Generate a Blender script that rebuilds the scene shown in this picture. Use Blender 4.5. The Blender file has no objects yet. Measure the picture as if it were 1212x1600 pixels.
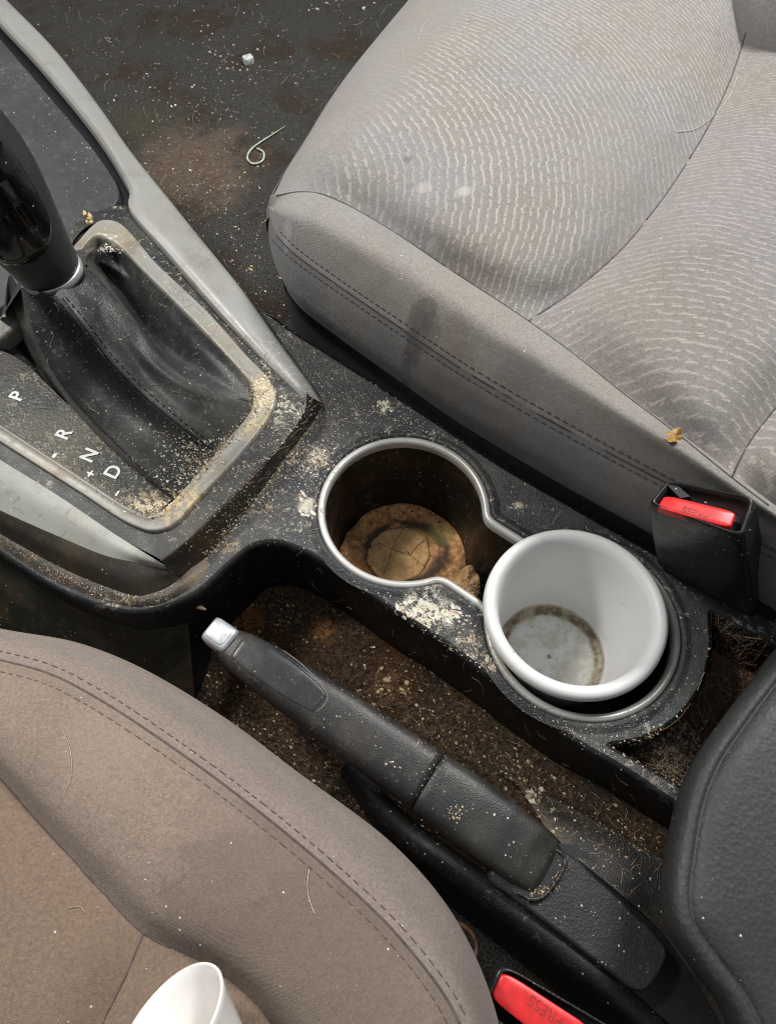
import bpy, bmesh, math, random
from mathutils import Vector, Matrix
from mathutils.geometry import tessellate_polygon
random.seed(7)
sc = bpy.context.scene
COL = sc.collection

# ------------------------------------------------------------------ camera, light, exposure
CH, CF, CT = .335, 1155.0, math.radians(29)
cam = bpy.data.objects.new('camera', bpy.data.cameras.new('camera')); COL.objects.link(cam)
cam.location = (0, 0, CH); cam.rotation_euler = (CT, 0, 0)
cam.data.sensor_fit = 'VERTICAL'; cam.data.sensor_height = 36; cam.data.lens = CF/1600*36
cam.data.clip_start = .01; cam.data.clip_end = 20
sc.camera = cam
w = bpy.data.worlds.new('World'); sc.world = w; w.use_nodes = True
_t = w.node_tree; _c = _t.nodes.new('ShaderNodeTexCoord'); _s = _t.nodes.new('ShaderNodeSeparateXYZ'); _r = _t.nodes.new('ShaderNodeMapRange')
_t.links.new(_c.outputs['Generated'], _s.inputs[0]); _t.links.new(_s.outputs[2], _r.inputs[0])
for _k, _v in zip((1, 2, 3, 4), (.3, .9, .02, .5)): _r.inputs[_k].default_value = _v
_t.links.new(_r.outputs[0], _t.nodes['Background'].inputs[1])
_t.nodes['Background'].inputs[0].default_value = (.9, .95, 1, 1)
def area(name, loc, target, size, power, col):
    l = bpy.data.lights.new(name, 'AREA'); l.shape = 'RECTANGLE'; l.size = size[0]; l.size_y = size[1]; l.energy = power; l.color = col
    o = bpy.data.objects.new(name, l); COL.objects.link(o); o.location = loc
    o.rotation_euler = (Vector(target)-Vector(loc)).to_track_quat('-Z', 'Y').to_euler()
    return o
area('window_light', (-.52, .47, .80), (.0, .2, 0), (.14, .14), 7.0, (1, .97, .93))
area('overhead_light', (.5, .8, 1.12), (.05, .2, 0), (.28, .28), 16.5, (1, .99, .97))
sc.view_settings.view_transform = 'Standard'; sc.view_settings.look = 'None'
sc.view_settings.exposure = .08; sc.view_settings.gamma = 1
sc.view_settings.use_curve_mapping = False
sc.cycles.filter_width = 1.1

# ------------------------------------------------------------------ helpers
def W(px, py, z=0.0):
    u = (px-606)/CF; v = (800-py)/CF
    d = Vector((u, v*math.cos(CT)+math.sin(CT), v*math.sin(CT)-math.cos(CT)))
    return d*((z-CH)/d.z)+Vector((0, 0, CH))
def WP(pts, z=None): return [W(p[0], p[1], p[2] if len(p) > 2 else z) for p in pts]
def tag(o, label, cat, group=None, kind=None):
    o['label'] = label
    if cat: o['category'] = cat
    if group: o['group'] = group
    if kind: o['kind'] = kind
    return o
def thing(name, label, cat, loc, group=None):
    o = bpy.data.objects.new(name, None); COL.objects.link(o); o.location = loc; o.empty_display_size = .01
    return tag(o, label, cat, group)
def root_loc(p):
    v = Vector((0, 0, 0))
    while p is not None: v = v+p.location; p = p.parent
    return v
def link_mesh(name, me, mats, parent=None, loc=None, smooth=True):
    """me is in world coordinates"""
    if parent is not None: off = root_loc(parent)
    elif loc is not None: off = Vector(loc)
    else: off = Vector((0, 0, 0))
    if off.length > 0: me.transform(Matrix.Translation(-off))
    o = bpy.data.objects.new(name, me); COL.objects.link(o)
    if parent is not None: o.parent = parent
    else: o.location = off
    if not isinstance(mats, (list, tuple)): mats = [mats]
    for m in mats: me.materials.append(m)
    if smooth: me.polygons.foreach_set('use_smooth', [True]*len(me.polygons))
    me.name = name
    return o
class MB:
    def __init__(s): s.v = []; s.f = []; s.m = []; s.uv = []
    def add(s, vs, fs, mi=0, uvs=None):
        b = len(s.v); s.v += [tuple(x) for x in vs]
        s.uv += list(uvs) if uvs else [(x[0], x[1]) for x in vs]
        for f in fs: s.f.append([b+i for i in f]); s.m.append(mi)
    def build(s, name, mats, parent=None, loc=None, smooth=True, weld=None, fix=True):
        me = bpy.data.meshes.new(name); me.from_pydata(s.v, [], s.f)
        for p, m in zip(me.polygons, s.m): p.material_index = m
        ul = me.uv_layers.new(name='UVMap')
        for l in me.loops: ul.data[l.index].uv = s.uv[l.vertex_index]
        if weld or fix:
            bm = bmesh.new(); bm.from_mesh(me)
            if weld: bmesh.ops.remove_doubles(bm, verts=bm.verts, dist=weld)
            if fix: bmesh.ops.recalc_face_normals(bm, faces=bm.faces)
            bm.to_mesh(me); bm.free()
        me.update()
        return link_mesh(name, me, mats, parent, loc, smooth)
def cr(P, n, closed=False):
    """Catmull-Rom through P, n points evenly by arc length"""
    P = [Vector(p) for p in P]; m = len(P); out = []
    seg = m if closed else m-1
    for i in range(seg):
        if closed: a, b, c, d = P[i-1], P[i], P[(i+1) % m], P[(i+2) % m]
        else:
            b, c = P[i], P[i+1]; a = P[i-1] if i else b*2-c; d = P[i+2] if i+2 < m else c*2-b
        ta = max((b-a).length, 1e-7)**.5; tb = max((c-b).length, 1e-7)**.5; tc = max((d-c).length, 1e-7)**.5
        m1 = (c-b)+((b-a)/ta-(c-a)/(ta+tb))*tb
        m2 = (c-b)+((d-c)/tc-(d-b)/(tb+tc))*tb
        for k in range(14):
            t = k/14; t2 = t*t; t3 = t2*t
            out.append(b*(2*t3-3*t2+1)+m1*(t3-2*t2+t)+c*(-2*t3+3*t2)+m2*(t3-t2))
    out.append(P[0] if closed else P[-1])
    L = [0]
    for i in range(1, len(out)): L.append(L[-1]+(out[i]-out[i-1]).length)
    res = []; j = 0; cnt = n if closed else n-1
    for i in range(n):
        t = L[-1]*i/cnt
        while j < len(L)-2 and L[j+1] < t: j += 1
        e = (t-L[j])/max(L[j+1]-L[j], 1e-9)
        res.append(out[j].lerp(out[j+1], min(max(e, 0), 1)))
    return res
def grid_faces(nu, nv, base=0, closed_u=False):
    f = []
    for j in range(nv-1):
        for i in range(nu if closed_u else nu-1):
            a = j*nu+i; b = j*nu+(i+1) % nu
            f.append([base+a, base+b, base+b+nu, base+a+nu])
    return f
def loft(mb, rails, nu=60, nv=24, mi=0, linear=False, fn=None):
    """surface through rails (lists of world points)"""
    R = [cr(r, nu) for r in rails]
    cols = []
    for i in range(nu):
        c = [r[i] for r in R]
        if linear or len(c) == 2:
            pts = []
            for k in range(nv):
                t = k/(nv-1)*(len(c)-1); a = min(int(t), len(c)-2); pts.append(c[a].lerp(c[a+1], t-a))
            cols.append(pts)
        else:
            # same parameter for every column so the mesh stays regular
            pts = []
            for k in range(nv):
                t = k/(nv-1)*(len(c)-1); a = min(int(t), len(c)-2); e = t-a
                p1, p2 = c[a], c[a+1]; p0 = c[a-1] if a else p1*2-p2; p3 = c[a+2] if a+2 < len(c) else p2*2-p1
                e2 = e*e; e3 = e2*e
                pts.append(.5*((2*p1)+(p2-p0)*e+(2*p0-5*p1+4*p2-p3)*e2+(3*p1-p0-3*p2+p3)*e3))
            cols.append(pts)
    V = []; U = []
    for k in range(nv):
        for i in range(nu):
            p = cols[i][k]
            if fn: p = fn(p, i/(nu-1), k/(nv-1))
            V.append(p); U.append((i/(nu-1), k/(nv-1)))
    # uv in metres
    lu = sum((cols[i+1][nv//2]-cols[i][nv//2]).length for i in range(nu-1)); lv = sum((cols[nu//2][k+1]-cols[nu//2][k]).length for k in range(nv-1))
    mb.add(V, grid_faces(nu, nv), mi, [(a*lu, b*lv) for a, b in U])
    return V
def normals2d(P, closed):
    n = len(P); out = []
    for i in range(n):
        a = P[i-1] if (closed or i) else P[i]; b = P[(i+1) % n] if (closed or i < n-1) else P[i]
        d = (b-a); d.z = 0
        if d.length < 1e-9: d = Vector((1, 0, 0))
        d.normalize(); out.append(Vector((d.y, -d.x, 0)))
    return out
def area2(P): return .5*sum(P[i-1].x*P[i].y-P[i].x*P[i-1].y for i in range(len(P)))
def sweep(mb, P, prof, closed=False, mi=0, outward=True):
    """prof = [(offset, dz)]; for a closed loop the offset goes outward"""
    N = normals2d(P, closed)
    if closed and area2(P) < 0: N = [-q for q in N]
    n = len(P); V = []; U = []; L = [0]
    for i in range(1, n): L.append(L[-1]+(P[i]-P[i-1]).length)
    acc = 0; last = None
    for o, dz in prof:
        if last: acc += math.hypot(o-last[0], dz-last[1])
        last = (o, dz)
        for i in range(n): V.append(P[i]+N[i]*o+Vector((0, 0, dz))); U.append((L[i], acc))
    mb.add(V, grid_faces(n, len(prof), 0, closed), mi, U)
def poly(mb, loops, mi=0):
    """filled polygon with holes"""
    tris = tessellate_polygon([[Vector(p) for p in l] for l in loops])
    flat = [p for l in loops for p in l]
    mb.add(flat, [list(t) for t in tris], mi)
def offset(P, o):
    N = normals2d(P, True)
    if area2(P) < 0: N = [-q for q in N]
    return [p+q*o for p, q in zip(P, N)]
def lathe(mb, prof, c=(0, 0, 0), n=64, mi=0, M=None, fn=None):
    V = []; U = []
    for j, (r, z) in enumerate(prof):
        for i in range(n):
            a = 2*math.pi*i/n
            p = Vector((r*math.cos(a), r*math.sin(a), z))
            if fn: p = fn(p, a, j)
            if M: p = M @ p
            V.append(p+Vector(c)); U.append((a/6.283*.2, j*.01))
    mb.add(V, grid_faces(n, len(prof), 0, True), mi, U)
def tube(mb, P, r, n=6, mi=0, closed=False, cap=True, radii=None):
    P = [Vector(p) for p in P]; m = len(P); V = []
    up = Vector((0, 0, 1))
    for i in range(m):
        a = P[i-1] if (i or closed) else P[i]; b = P[(i+1) % m] if (i < m-1 or closed) else P[i]
        d = (b-a).normalized() if (b-a).length > 1e-9 else Vector((1, 0, 0))
        s = d.cross(up)
        if s.length < 1e-3: s = d.cross(Vector((1, 0, 0)))
        s.normalize(); t = s.cross(d)
        rr = radii[i] if radii else r
        for k in range(n):
            q = 2*math.pi*k/n; V.append(P[i]+(s*math.cos(q)+t*math.sin(q))*rr)
    F = []
    for i in range(m if closed else m-1):
        for k in range(n):
            a = i*n+k; b = i*n+(k+1) % n; c = ((i+1) % m)*n
            F.append([a, b, c+(k+1) % n, c+k])
    if cap and not closed: F.append(list(range(n))[::-1]); F.append([(m-1)*n+k for k in range(n)])
    mb.add(V, F, mi)

# ------------------------------------------------------------------ materials
class NT:
    def __init__(s, name):
        s.m = bpy.data.materials.new(name); s.m.use_nodes = True; s.t = s.m.node_tree
        s.b = s.t.nodes['Principled BSDF']; s.tc = s.t.nodes.new('ShaderNodeTexCoord')
        s.geo = s.t.nodes.new('ShaderNodeNewGeometry')
    def set(s, sock, v):
        if isinstance(v, bpy.types.NodeSocket): s.t.links.new(v, sock)
        elif v is not None: sock.default_value = v
    def n(s, typ, **k):
        nd = s.t.nodes.new(typ)
        for a, b in k.items(): setattr(nd, a, b)
        return nd
    def noise(s, scale, detail=4, rough=.55, co=None, dist=0, out='Fac'):
        nd = s.n('ShaderNodeTexNoise'); s.set(nd.inputs['Vector'], co or s.pos()); nd.inputs['Scale'].default_value = scale
        nd.inputs['Detail'].default_value = detail; nd.inputs['Roughness'].default_value = rough; nd.inputs['Distortion'].default_value = dist
        return nd.outputs[out]
    def voro(s, scale, out='Distance', feature='F1', co=None, rnd=1):
        nd = s.n('ShaderNodeTexVoronoi', feature=feature); s.set(nd.inputs['Vector'], co or s.pos()); nd.inputs['Scale'].default_value = scale
        nd.inputs['Randomness'].default_value = rnd
        return nd.outputs[out]
    def pos(s): return s.geo.outputs['Position'] if False else s.tc.outputs['Object']
    def uv(s): return s.tc.outputs['UV']
    def math(s, op, a, b=None, c=None, clamp=False):
        nd = s.n('ShaderNodeMath', operation=op, use_clamp=clamp); s.set(nd.inputs[0], a)
        if b is not None: s.set(nd.inputs[1], b)
        if c is not None: s.set(nd.inputs[2], c)
        return nd.outputs[0]
    def ramp(s, x, lo, hi, a=0, b=1, smooth=True):
        nd = s.n('ShaderNodeMapRange', interpolation_type='SMOOTHSTEP' if smooth else 'LINEAR', clamp=True)
        s.set(nd.inputs[0], x)
        for k, v in zip((1, 2, 3, 4), (lo, hi, a, b)): s.set(nd.inputs[k], v)
        return nd.outputs[0]
    def mix(s, f, a, b):
        nd = s.n('ShaderNodeMix', data_type='RGBA'); s.set(nd.inputs[0], f)
        for k, v in ((6, a), (7, b)):
            if not isinstance(v, bpy.types.NodeSocket): v = (*v[:3], 1)
            s.set(nd.inputs[k], v)
        return nd.outputs[2]
    def dist(s, p, squash=(1, 1, 1), warp=0, wscale=60):
        co = s.pos()
        sub = s.n('ShaderNodeVectorMath', operation='SUBTRACT'); s.set(sub.inputs[0], co); sub.inputs[1].default_value = p
        mul = s.n('ShaderNodeVectorMath', operation='MULTIPLY'); s.set(mul.inputs[0], sub.outputs[0]); mul.inputs[1].default_value = squash
        ln = s.n('ShaderNodeVectorMath', operation='LENGTH'); s.set(ln.inputs[0], mul.outputs[0])
        d = ln.outputs['Value']
        if warp: d = s.math('ADD', d, s.math('MULTIPLY', s.math('SUBTRACT', s.noise(wscale, 3), .5), warp))
        return d
    def bump(s, h, strength=.5, dist=.001, prev=None):
        nd = s.n('ShaderNodeBump'); nd.inputs['Strength'].default_value = strength; nd.inputs['Distance'].default_value = dist
        s.set(nd.inputs['Height'], h)
        if prev: s.set(nd.inputs['Normal'], prev)
        return nd.outputs[0]
    def done(s, col, rough=.5, normal=None, metal=0, **k):
        if not isinstance(col, bpy.types.NodeSocket): col = (*col[:3], 1)
        s.set(s.b.inputs['Base Color'], col); s.set(s.b.inputs['Roughness'], rough); s.set(s.b.inputs['Metallic'], metal)
        if normal: s.set(s.b.inputs['Normal'], normal)
        for a, b in k.items(): s.set(s.b.inputs[a], b)
        return s.m

CO = W(600, 900, -.12)
def grime(s, col, patches):
    # dried splashes: each has its own place and a ragged, flaky outline
    if not patches: return col
    nz = s.math('ADD', s.math('MULTIPLY', s.noise(330, 5, .7), .7), s.math('MULTIPLY', s.noise(1300, 3, .7), .3))
    for (px, py, z, rad, c, k, cover) in patches:
        d = s.dist(tuple(W(px, py, z)-CO), (1, 1, .6), rad*.9, 160)
        m = s.math('MULTIPLY', s.ramp(d, rad, rad*.25), s.ramp(nz, .68-cover*.3, .74-cover*.3))
        col = s.mix(s.math('MULTIPLY', m, k), col, c)
    return col
def plastic(name, base=(.022, .023, .024), rough=.42, grain=1500, gb=.4, gd=.0003, dust=.35, dustcol=(.2, .19, .16), film=.3, specks=.5, brown=0, spec=.36, metal=0, patches=(), splat=0, fold=0):
    s = NT(name)
    big = s.noise(22, 5, .6); fine = s.noise(1600, 3, .6); mid = s.noise(160, 5, .65)
    g = s.voro(grain, 'Distance', 'F1')
    n2 = s.noise(grain*.8, 2)
    h = s.math('ADD', g, s.math('MULTIPLY', n2, .6))
    film_f = s.math('MULTIPLY', s.ramp(big, .42, .72), film)
    col = s.mix(film_f, base, dustcol)
    dm = s.math('MULTIPLY', s.ramp(s.math('ADD', s.math('MULTIPLY', mid, .6), s.math('MULTIPLY', fine, .4)), .52, .66), dust)
    col = s.mix(dm, col, dustcol)
    if brown:
        bm_ = s.math('MULTIPLY', s.ramp(s.noise(45, 6, .7), .5, .68), brown)
        col = s.mix(bm_, col, (.075, .035, .015))
    if specks:
        vo = s.voro(520, 'Distance'); vc = s.voro(520, 'Color')
        pick = s.ramp(s.n('ShaderNodeSeparateColor').outputs[0], 0, 1)
        sep = s.n('ShaderNodeSeparateColor'); s.set(sep.inputs[0], vc)
        pick = s.ramp(sep.outputs[0], 1-.12*specks, 1-.1*specks)
        sz = s.ramp(vo, .28, .18)
        sm = s.math('MULTIPLY', s.math('MULTIPLY', pick, sz), s.ramp(s.noise(35, 4), .42, .6))
        col = s.mix(sm, col, (.5, .48, .42))
    col = s.mix(s.ramp(s.noise(1000, 3, .75), .52, .72, 0, .28 if not metal else .06), col, [min(1, c*2.6+.03) for c in base])
    if splat:
        sn = s.math('ADD', s.math('MULTIPLY', s.noise(240, 6, .8, dist=.6), .75), s.math('MULTIPLY', s.noise(38, 3), .25))
        col = s.mix(s.math('MULTIPLY', s.ramp(sn, .575, .61), splat), col, (.34, .32, .25))
        sn = s.math('ADD', s.math('MULTIPLY', s.noise(420, 5, .8), .7), s.math('MULTIPLY', s.noise(55, 3), .3))
        col = s.mix(s.math('MULTIPLY', s.ramp(sn, .6, .63), splat), col, (.5, .48, .42))
    col = grime(s, col, patches)
    ro = s.math('ADD', rough, s.math('MULTIPLY', s.math('SUBTRACT', mid, .5), .3))
    ro = s.math('ADD', ro, s.math('MULTIPLY', dm, .3), clamp=True)
    nm = s.bump(h, gb, gd, s.bump(s.noise(34, 3, .5, dist=1.0), .6, fold) if fold else None) if gb else None
    return s.done(col, ro, nm, metal, **{'Specular IOR Level': spec})

def fabric(name, base, stains=(), pattern=None, weave=1500, tint2=(.2, .18, .19), mott=.5):
    s = NT(name)
    uv = s.uv()
    sep = s.n('ShaderNodeSeparateXYZ'); s.set(sep.inputs[0], s.uv())
    wv = s.math('MULTIPLY', s.math('SINE', s.math('MULTIPLY', s.math('ADD', sep.outputs[0], sep.outputs[1]), weave*2.6)), s.math('SINE', s.math('MULTIPLY', s.math('SUBTRACT', sep.outputs[0], sep.outputs[1]), weave*1.4)))
    fine = s.noise(1150, 4, .75)
    col = s.mix(s.math('MULTIPLY', s.ramp(s.noise(9, 4, .6), .35, .7), mott), base, tint2)
    col = s.mix(s.math('MULTIPLY', s.ramp(s.noise(26, 6, .65), .45, .75), .35), col, [c*.62 for c in base])
    col = s.mix(s.ramp(fine, .42, .7, 0, .55), col, [min(1, c*1.6) for c in base])
    col = s.mix(s.ramp(s.noise(700, 4, .75), .56, .36, 0, .4), col, [c*.55 for c in base])
    col = s.mix(s.ramp(wv, -.2, .9, 0, .09), col, [c*.6 for c in base])
    hh = s.math('ADD', s.math('MULTIPLY', wv, .15), fine)
    if pattern:
        for (cx, cy, freq, amp, lim, quad) in pattern:
            ps = s.n('ShaderNodeSeparateXYZ'); s.set(ps.inputs[0], s.pos())
            dx = s.math('SUBTRACT', ps.outputs[0], cx); dy = s.math('SUBTRACT', ps.outputs[1], cy)
            r = s.math('SQRT', s.math('ADD', s.math('MULTIPLY', dx, dx), s.math('MULTIPLY', dy, dy)))
            an = s.math('ARCTAN2', dy, dx)
            # little steps in the line as in jacquard cloth
            wob = s.math('MULTIPLY', s.math('SUBTRACT', s.noise(18, 1), .5), .008)
            step = s.math('MULTIPLY', s.math('FRACT', s.math('MULTIPLY', s.math('MULTIPLY', an, r), 62)), .0011)
            st2 = s.math('MULTIPLY', s.math('SUBTRACT', s.noise(260, 0), .5), .0016)
            rq = s.math('SUBTRACT', r, .1); rn = s.math('ADD', r, s.math('MULTIPLY', s.math('MULTIPLY', rq, rq), quad))
            ph = s.math('MULTIPLY', s.math('ADD', s.math('ADD', rn, wob), s.math('ADD', step, st2)), freq)
            line = s.ramp(s.math('SINE', ph), .35, 1)
            brk = s.ramp(s.noise(240, 1), .36, .52)
            hat = s.ramp(s.math('SINE', s.math('MULTIPLY', ps.outputs[1], 4200)), -.6, .4, .55, 1)
            lf = s.math('MULTIPLY', s.math('MULTIPLY', line, brk), s.math('MULTIPLY', hat, amp))
            lf = s.math('MULTIPLY', lf, s.math('MULTIPLY', s.ramp(s.noise(12, 2), .25, .55, .45, 1), s.ramp(s.math('SUBTRACT', s.math('ADD', ps.outputs[0], s.math('MULTIPLY', s.noise(14, 2), .02)), s.math('MULTIPLY', ps.outputs[1], .62)), lim, lim+.03)))
            col = s.mix(lf, col, (.62, .56, .5))
            dk = s.math('MULTIPLY', s.ramp(s.math('SINE', s.math('ADD', ph, 2.2)), .2, 1), .2*amp)
            col = s.mix(dk, col, [c*.55 for c in base])
            hh = s.math('ADD', hh, s.math('MULTIPLY', lf, .8))
    for (p, r, sq, c, f, ring) in stains:
        d = s.math('ADD', s.dist(p, sq, r*.9, 90), s.math('MULTIPLY', s.math('SUBTRACT', s.noise(420, 4, .7), .5), r*.45))
        m = s.math('ADD', s.ramp(d, r*1.15, r*.35, 0, f*.7), s.math('MULTIPLY', s.ramp(s.math('ABSOLUTE', s.math('SUBTRACT', d, r*.8)), r*.16, 0), f*.22), clamp=True)
        col = s.mix(m, col, c)
        if ring: col = s.mix(s.math('MULTIPLY', s.ramp(s.math('ABSOLUTE', s.math('SUBTRACT', d, r*.9)), r*.16, 0, 0, 1), ring), col, [q*.35 for q in c])
    sp = s.voro(420, 'Distance'); vc = s.voro(420, 'Color'); se = s.n('ShaderNodeSeparateColor'); s.set(se.inputs[0], vc)
    col = s.mix(s.math('MULTIPLY', s.ramp(se.outputs[0], .985, .99), s.ramp(sp, .2, .12)), col, (.6, .57, .52))
    return s.done(col, .92, s.bump(hh, .55, .0005, s.bump(s.noise(45, 4), .35, .004)), 0, **{'Specular IOR Level': .2, 'Sheen Weight': .12})

def simple(name, col, rough=.5, metal=0, var=.25, scale=300, bump=.2, bd=.0004, **k):
    s = NT(name); n = s.noise(scale, 4)
    c = s.mix(s.ramp(n, .3, .7), [x*(1-var) for x in col], [min(1, x*(1+var)) for x in col])
    return s.done(c, rough, s.bump(n, bump, bd) if bump else None, metal, **k)

M = {}
M['deck'] = plastic('grained_black_plastic', splat=.75, base=(.026, .027, .029), rough=.42, grain=1500, gb=.7, gd=.0004, dust=.3, dustcol=(.17, .165, .15), film=.25, specks=.9, patches=[(px, py, 0, rad, c, k, cv) for px, py, rad, c, k, cv in (
    (665, 955, .016, (.58, .54, .43), .95, .75), (735, 1010, .010, (.5, .42, .32), .8, .6), (760, 1040, .008, (.5, .42, .34), .8, .5), (480, 790, .0065, (.6, .56, .46), .95, .9), (495, 715, .008, (.52, .44, .34), .8, .7),
    (600, 637, .006, (.5, .5, .38), .8, .7), (450, 800, .024, (.4, .38, .3), .7, .45), (470, 740, .026, (.42, .4, .33), .6, .35), (520, 640, .022, (.4, .38, .32), .6, .3), (470, 850, .014, (.45, .42, .34), .7, .4), (455, 530, .014, (.5, .5, .46), .75, .45),
    (860, 810, .012, (.4, .38, .3), .5, .35), (810, 790, .0035, (.5, .4, .3), .8, .7), (790, 1120, .014, (.45, .35, .28), .5, .35), (1000, 1190, .02, (.3, .24, .17), .6, .5), (350, 850, .010, (.42, .3, .17), .7, .6), (400, 790, .009, (.42, .3, .17), .7, .6), (450, 715, .009, (.42, .3, .17), .7, .6), (490, 655, .008, (.42, .3, .17), .7, .6))])
M['wall'] = plastic('black_plastic_wall', (.004, .004, .0044), .5, 1500, .3, .0003, .18, (.07, .065, .055), .08, .45, spec=.25, splat=0.12)
M['lip'] = plastic('dusty_lip_plastic', (.035, .032, .028), .5, 800, .5, .0004, .8, (.24, .18, .11), .8, 1, .5, splat=0.5)
M['panel'] = plastic('dusty_grey_panel', (.022, .023, .023), .42, 1500, .2, .0002, .35, (.13, .13, .1), .25, .9, .2, patches=[(440, 640, .015, .016, (.5, .47, .37), .85, .6), (400, 720, .015, .016, (.42, .36, .26), .7, .45), (330, 790, .015, .016, (.4, .32, .2), .6, .4), (420, 570, .018, .012, (.45, .4, .3), .7, .5), (370, 520, .02, .02, (.35, .32, .25), .5, .35), (290, 830, .015, .015, (.3, .25, .18), .5, .4)], splat=0.8)
M['gate'] = plastic('shift_gate_plastic', (.02, .021, .022), .4, 700, .25, .0003, .5, (.15, .155, .1), .5, 1.3, .3, patches=[(235, 790, .016, .016, (.5, .42, .28), .9, .7), (180, 745, .018, .02, (.3, .28, .2), .7, .5), (90, 680, .02, .025, (.27, .27, .19), .6, .5), (40, 610, .022, .02, (.27, .27, .19), .6, .5), (160, 690, .02, .012, (.34, .3, .2), .7, .55)], splat=0.8)
M['tray'] = plastic('pocket_lid_plastic', (.034, .036, .037), .5, 1800, .25, .0003, .25, (.15, .15, .14), .12, .6)
M['silver'] = plastic('satin_silver_trim', (.28, .28, .265), .44, 2500, .1, .0001, .3, (.17, .14, .09), .2, .5, .2, metal=.2, splat=.2)
M['frame'] = plastic('dirty_satin_frame', (.24, .24, .225), .44, 1500, .1, .0001, .6, (.27, .22, .14), .6, .8, .35, metal=.1, patches=[(412, 615, .018, .014, (.52, .44, .27), .95, .85), (400, 665, .017, .015, (.45, .34, .17), .9, .7), (345, 725, .017, .016, (.42, .3, .15), .8, .55), (285, 790, .017, .018, (.5, .38, .2), .9, .7), (330, 520, .022, .022, (.3, .24, .16), .7, .5), (170, 375, .028, .01, (.55, .52, .44), .9, .6)], splat=0.6)
M['ring'] = plastic('brushed_ring', (.5, .5, .47), .38, 1500, .05, .0001, .35, (.3, .25, .18), .45, .5, .18, metal=.3)
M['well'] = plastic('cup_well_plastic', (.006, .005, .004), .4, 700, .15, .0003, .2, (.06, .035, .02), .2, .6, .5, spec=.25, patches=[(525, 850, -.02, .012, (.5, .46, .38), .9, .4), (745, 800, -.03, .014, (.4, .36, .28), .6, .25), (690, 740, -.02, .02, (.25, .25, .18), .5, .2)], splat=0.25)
M['leather'] = plastic('boot_leather', (.03, .031, .032), .42, 1500, .4, .0003, .35, (.17, .17, .15), .4, 1, splat=0.3, fold=.0012)
M['lever'] = plastic('lever_plastic', (.018, .018, .018), .38, 1700, .4, .0002, .35, (.11, .09, .07), .35, .8, .2, splat=0.12)
M['lever_smooth'] = plastic('lever_smooth_plastic', (.026, .028, .03), .27, 900, .06, .0002, .14, (.12, .10, .08), .35, .4, .2)
M['armrest'] = plastic('armrest_leather', (.026, .0262, .0265), .54, 520, .4, .0004, .12, (.08, .08, .07), .15, .12)
M['gloss'] = plastic('piano_black', (.004, .004, .005), .09, 300, 0, .0001, .05, (.1, .1, .1), .05, .5)
M['knobskin'] = plastic('knob_leather', (.03, .031, .033), .42, 900, .2, .0003, .12, (.13, .13, .12), .1, .2)
M['black'] = simple('black_plastic', (.008, .008, .009), .4, bump=.15)
M['seam0'] = bpy.data.materials.new('seat_cloth_base')
M['seam'] = simple('seam_shadow_cord', (.06, .055, .055), .9)
M['thread'] = simple('dark_thread', (.045, .042, .045), .8)
M['thread_b'] = simple('brown_thread', (.09, .066, .06), .9)
M['thread_k'] = simple('black_thread', (.012, .012, .013), .6)
M['chrome'] = simple('satin_chrome', (.62, .64, .66), .36, .6, var=.04, bump=.03)
M['whitep'] = simple('white_print', (.85, .85, .82), .5, var=.03, bump=0)
M['red'] = simple('red_button', (.62, .018, .02), .36, var=.14, bump=.05)
M['redtext'] = simple('dark_red_print', (.33, .02, .02), .5, bump=0)

def carpet():
    s = NT('dirty_dark_carpet')
    f = s.noise(900, 4, .7); c = s.noise(16, 5, .6)
    col = s.mix(s.ramp(f, .35, .7), (.02, .021, .019), (.12, .115, .105))
    col = s.mix(s.math('MULTIPLY', s.ramp(c, .5, .62), .6), col, (.05, .03, .016))
    d = s.dist(tuple(W(290, 260, -.13)), (1, 1, 0), .13, 30)
    col = s.mix(s.math('MULTIPLY', s.ramp(s.math('ADD', d, s.math('MULTIPLY', s.math('SUBTRACT', s.noise(200, 5, .7), .5), .06)), .085, .03), s.ramp(f, .3, .62, .25, 1)), col, (.17, .125, .095))
    d = s.dist(tuple(W(225, 190, -.13)), (1, 1, 0), .07, 30)
    col = s.mix(s.math('MULTIPLY', s.ramp(d, .05, .01), s.ramp(f, .4, .62, .1, .8)), col, (.09, .085, .05))
    vc = s.voro(330, 'Color'); se = s.n('ShaderNodeSeparateColor'); s.set(se.inputs[0], vc)
    col = s.mix(s.math('MULTIPLY', s.math('MULTIPLY', s.ramp(se.outputs[0], .93, .96), s.ramp(s.voro(330), .22, .12)), s.ramp(c, .4, .6)), col, (.33, .3, .24))
    return s.done(col, .95, s.bump(f, 1, .0025), **{'Specular IOR Level': .15})
def soil(name, a=(.022, .014, .009), b=(.12, .078, .045), c=(.24, .17, .10), patches=()):
    s = NT(name)
    f = s.noise(420, 6, .75); g = s.noise(60, 4, .6); r = s.noise(24, 3)
    col = s.mix(s.ramp(f, .36, .66), a, b)
    col = s.mix(s.math('MULTIPLY', s.ramp(f, .58, .72), s.ramp(g, .4, .6)), col, c)
    col = s.mix(s.math('MULTIPLY', s.ramp(r, .5, .66), .55), col, (.085, .03, .008))
    col = s.mix(s.ramp(s.noise(30, 3), .5, .7, 0, .5), col, (.03, .032, .022))
    col = grime(s, col, patches)
    h = s.math('ADD', f, s.math('MULTIPLY', g, 2.0))
    return s.done(col, .9, s.bump(h, .9, .004), **{'Specular IOR Level': .2})
M['carpet'] = carpet()
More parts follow.
